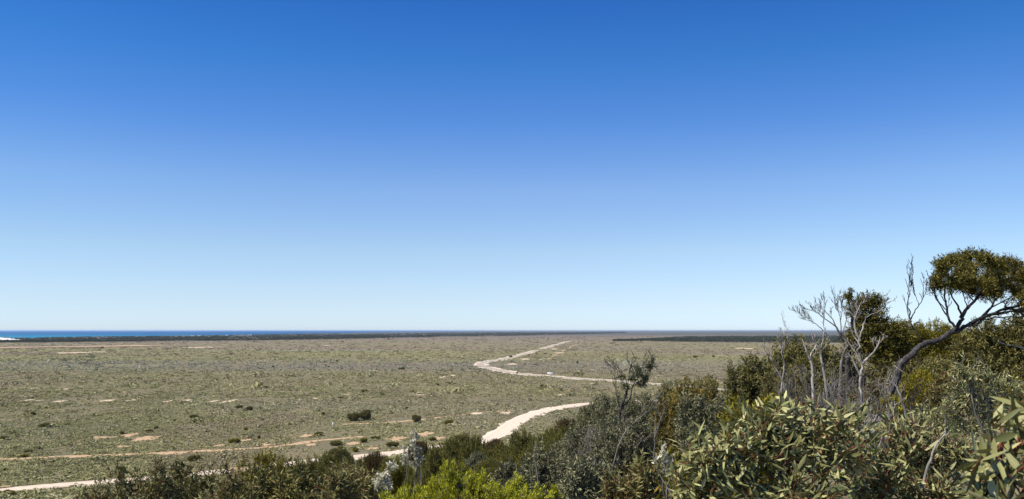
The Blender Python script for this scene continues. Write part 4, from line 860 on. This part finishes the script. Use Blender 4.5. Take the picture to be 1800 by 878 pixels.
place('brown', 1002, 58, 731, 62, 'reddish brown round bush right below the end of the white track')
# --- shrubs standing out on the plain
PL = 'solitary dark shrubs on the plain'
def plainshrub(kd, px, pybase, wpx, hpx, label, group=PL):
    D = CZ * F / (pybase - HOR); return place(kd, px, D, pybase - hpx, wpx, label, group, 'shrub')
plainshrub('mallee', 622, 740, 28, 15, 'dark shrub on the plain, left one of the largest pair'); plainshrub('mallee', 642, 739, 24, 19, 'tallest dark shrub on the plain, right one of the largest pair')
plainshrub('mallee', 732, 743, 19, 14, 'compact dark shrub alone at the end of the orange footpath'); plainshrub('mallee', 568, 731, 8, 7, 'small dark shrub left of the white post')
plainshrub('mallee', 420, 719, 15, 7, 'left one of two neighbouring dark shrubs beside the row of bare sand patches'); plainshrub('mallee', 438, 722, 15, 8, 'right one of two neighbouring dark shrubs beside the row of bare sand patches')
plainshrub('olive', 80, 751, 22, 9, 'wide dark green shrub on the left of the plain'); plainshrub('olive', 58, 730, 12, 6, 'small dark green shrub left, above the wide one')
plainshrub('gold', 790, 747, 18, 9, 'yellow green shrub right of the compact dark shrub'); plainshrub('gold', 410, 778, 24, 7, 'bright green low shrub just above the orange track')
plainshrub('olive', 214, 832, 22, 13, 'dark green round shrub above the pale track at lower left'); plainshrub('mallee', 898, 629, 7, 4, 'dark shrub on the inner edge of the far road'); 
plainshrub('mallee', 1222, 629, 9, 4, 'wide dark shrub far off, left of the ridge bushes'); plainshrub('mallee', 1254, 629, 5, 5, 'narrow dark shrub far off, close to the ridge bushes'); plainshrub('mallee', 1015, 640, 5, 5, 'small dark shrub inside the road bend')
plainshrub('mallee', 909, 657, 4, 3.5, 'tiny dark shrub touching the near side of the road'); plainshrub('mallee', 706, 650, 14, 4, 'flat dark shrub on the plain left of the road bend')
OT = [('olive', 275, 755, 10, 6), ('olive', 262, 760, 12, 6), ('olive', 215, 764, 10, 6), ('gold', 432, 757, 8, 5), ('mallee', 455, 772, 7, 7), ('olive', 10, 773, 20, 7), ('olive', 50, 796, 14, 6), ('gold', 42, 804, 14, 6), ('olive', 340, 810, 28, 10), ('olive', 12, 868, 20, 8), ('gold', 18, 872, 18, 10),
      ('mallee', 770, 678, 6, 4), ('mallee', 715, 720, 6, 5), ('mallee', 800, 716, 5, 3), ('olive', 640, 690, 16, 5), ('olive', 340, 735, 20, 6), ('gold', 597, 780, 8, 6), ('olive', 690, 786, 30, 10), ('gold', 640, 778, 16, 8), ('gold', 598, 790, 12, 6), ('mallee', 350, 672, 8, 3), ('mallee', 600, 700, 12, 3), ('mallee', 1100, 652, 7, 3), ('olive', 560, 766, 20, 7), ('olive', 590, 783, 26, 9), ('gold', 625, 795, 14, 7), ('olive', 760, 776, 20, 8), ('olive', 660, 772, 18, 6), ('mallee', 480, 646, 6, 3)]
OTL = ['green shrub second right of the red soil patches at left', 'green shrub first right of the red soil patches at left', 'green shrub on the left edge of the red soil patches', 'yellow green shrub far above the orange track, left of the white post', 'dark upright shrub just above the orange track, left of the white post',
 'green shrub cut by the left edge of the photo above the orange track', 'green shrub above the left end of the orange track', 'yellow green shrub straddling the left end of the orange track', 'wide green shrub between the orange track and the pale track', 'green shrub in the bottom left corner below the pale track', 'yellow green shrub in the bottom left corner beside the green one',
 'dark speck of shrub below the road bend', 'dark speck of shrub above the compact dark shrub', 'dark speck of shrub right above the footpath', 'low green shrub in mid plain above the large dark pair', 'low green shrub below the row of cream sand patches', 'tiny yellow green shrub right of the end of the orange track',
 'broad green shrub below the footpath near the silver spikes', 'yellow green shrub below the large dark pair', 'yellow green shrub nearest the short piece of pale track', 'dark low shrub in the far middle of the plain at left', 'flat dark shrub above the large dark pair', 'dark shrub behind the top of the sparse tree', 'low green shrub below the white post',
 'green shrub just above the first short piece of pale track', 'yellow green shrub between the two short pieces of pale track', 'green shrub behind the tip of the tall silver spikes', 'low green shrub right of the footpath start, below the dark pair', 'dark speck of shrub in the far middle of the plain']
for a, lb in zip(OT, OTL): plainshrub(*a, lb, 'small scattered shrubs on the plain')

# --- signs and posts out on the plain
M_white, _, bb = new_mat('white_paint', 0.5, 0.4); bb.inputs['Base Color'].default_value = (0.80, 0.80, 0.78, 1)
M_post, _, bb = new_mat('grey_steel', 0.5, 0.4); bb.inputs['Base Color'].default_value = (0.35, 0.35, 0.35, 1)
def boxes(name, bs, mat, parent):
    V = []; Fq = []
    for (x0, x1, y0, y1, z0, z1) in bs:
        o = len(V); V += [(x0, y0, z0), (x1, y0, z0), (x1, y1, z0), (x0, y1, z0), (x0, y0, z1), (x1, y0, z1), (x1, y1, z1), (x0, y1, z1)]
        Fq += [tuple(o + i for i in f) for f in ((0, 3, 2, 1), (4, 5, 6, 7), (0, 1, 5, 4), (1, 2, 6, 5), (2, 3, 7, 6), (3, 0, 4, 7))]
    o = mesh_np(name, np.array(V, float), np.array(Fq), mat, parent); m = o.modifiers.new('bevel', 'BEVEL'); m.width = 0.02; return o
def on_plain(name, px, py, label, cat, rz=0.0):
    x, y = G(px, py); t = empty(name, (x, y, float(terrain(x, y)) + 0.02), rz); return tag(t, label, cat)
t = on_plain('road_sign', 967, 660.5, 'white rectangular sign board on two posts beyond the gravel road', 'sign', 0.05)
boxes('board', [(-2.1, 2.1, -0.05, 0.05, 1.0, 2.6)], M_white, t); boxes('post', [(-1.6, -1.45, 0.05, 0.2, 0, 2.5)], M_post, t); boxes('post', [(1.45, 1.6, 0.05, 0.2, 0, 2.5)], M_post, t)
t = on_plain('marker_post', 585, 750, 'white marker post standing alone among the scrub left of centre', 'post')
boxes('post', [(-0.22, 0.22, -0.1, 0.1, 0, 1.5)], M_white, t); boxes('cap', [(-0.26, 0.26, -0.14, 0.14, 1.5, 1.6)], M_white, t)
for px, py, lab in ((840, 725, 'small white post near the upper side of the white track bend'),):
    t = on_plain('marker_post', px, py, lab, 'post'); boxes('post', [(-0.12, 0.12, -0.06, 0.06, 0, 1.2)], M_white, t); boxes('cap', [(-0.15, 0.15, -0.09, 0.09, 1.2, 1.28)], M_white, t)

# ------------------------------------------------------------------ the air between
D_HAZE = 2.4e-5
hz_v = np.array([(x, y, z) for z in (-2.0, 44.0) for x, y in ((-76000, -76000), (76000, -76000), (76000, 76000), (-76000, 76000))], float)
M_haze = bpy.data.materials.new('air_haze'); M_haze.use_nodes = True; nt = M_haze.node_tree
for n_ in list(nt.nodes):
    if n_.type == 'BSDF_PRINCIPLED': nt.nodes.remove(n_)
pvn = nt.nodes.new('ShaderNodeVolumePrincipled'); pvn.inputs['Color'].default_value = (0.62, 0.76, 0.95, 1); pvn.inputs['Density'].default_value = D_HAZE; pvn.inputs['Anisotropy'].default_value = 0.2
nt.links.new(pvn.outputs[0], nt.nodes['Material Output'].inputs['Volume'])
tag(mesh_np('haze', hz_v, [(3, 2, 1, 0), (4, 5, 6, 7), (0, 1, 5, 4), (1, 2, 6, 5), (2, 3, 7, 6), (3, 0, 4, 7)], M_haze), 'thin pale air haze lying over the plain', 'haze', kind='stuff')
for s in STAT: print('PLANT', s)
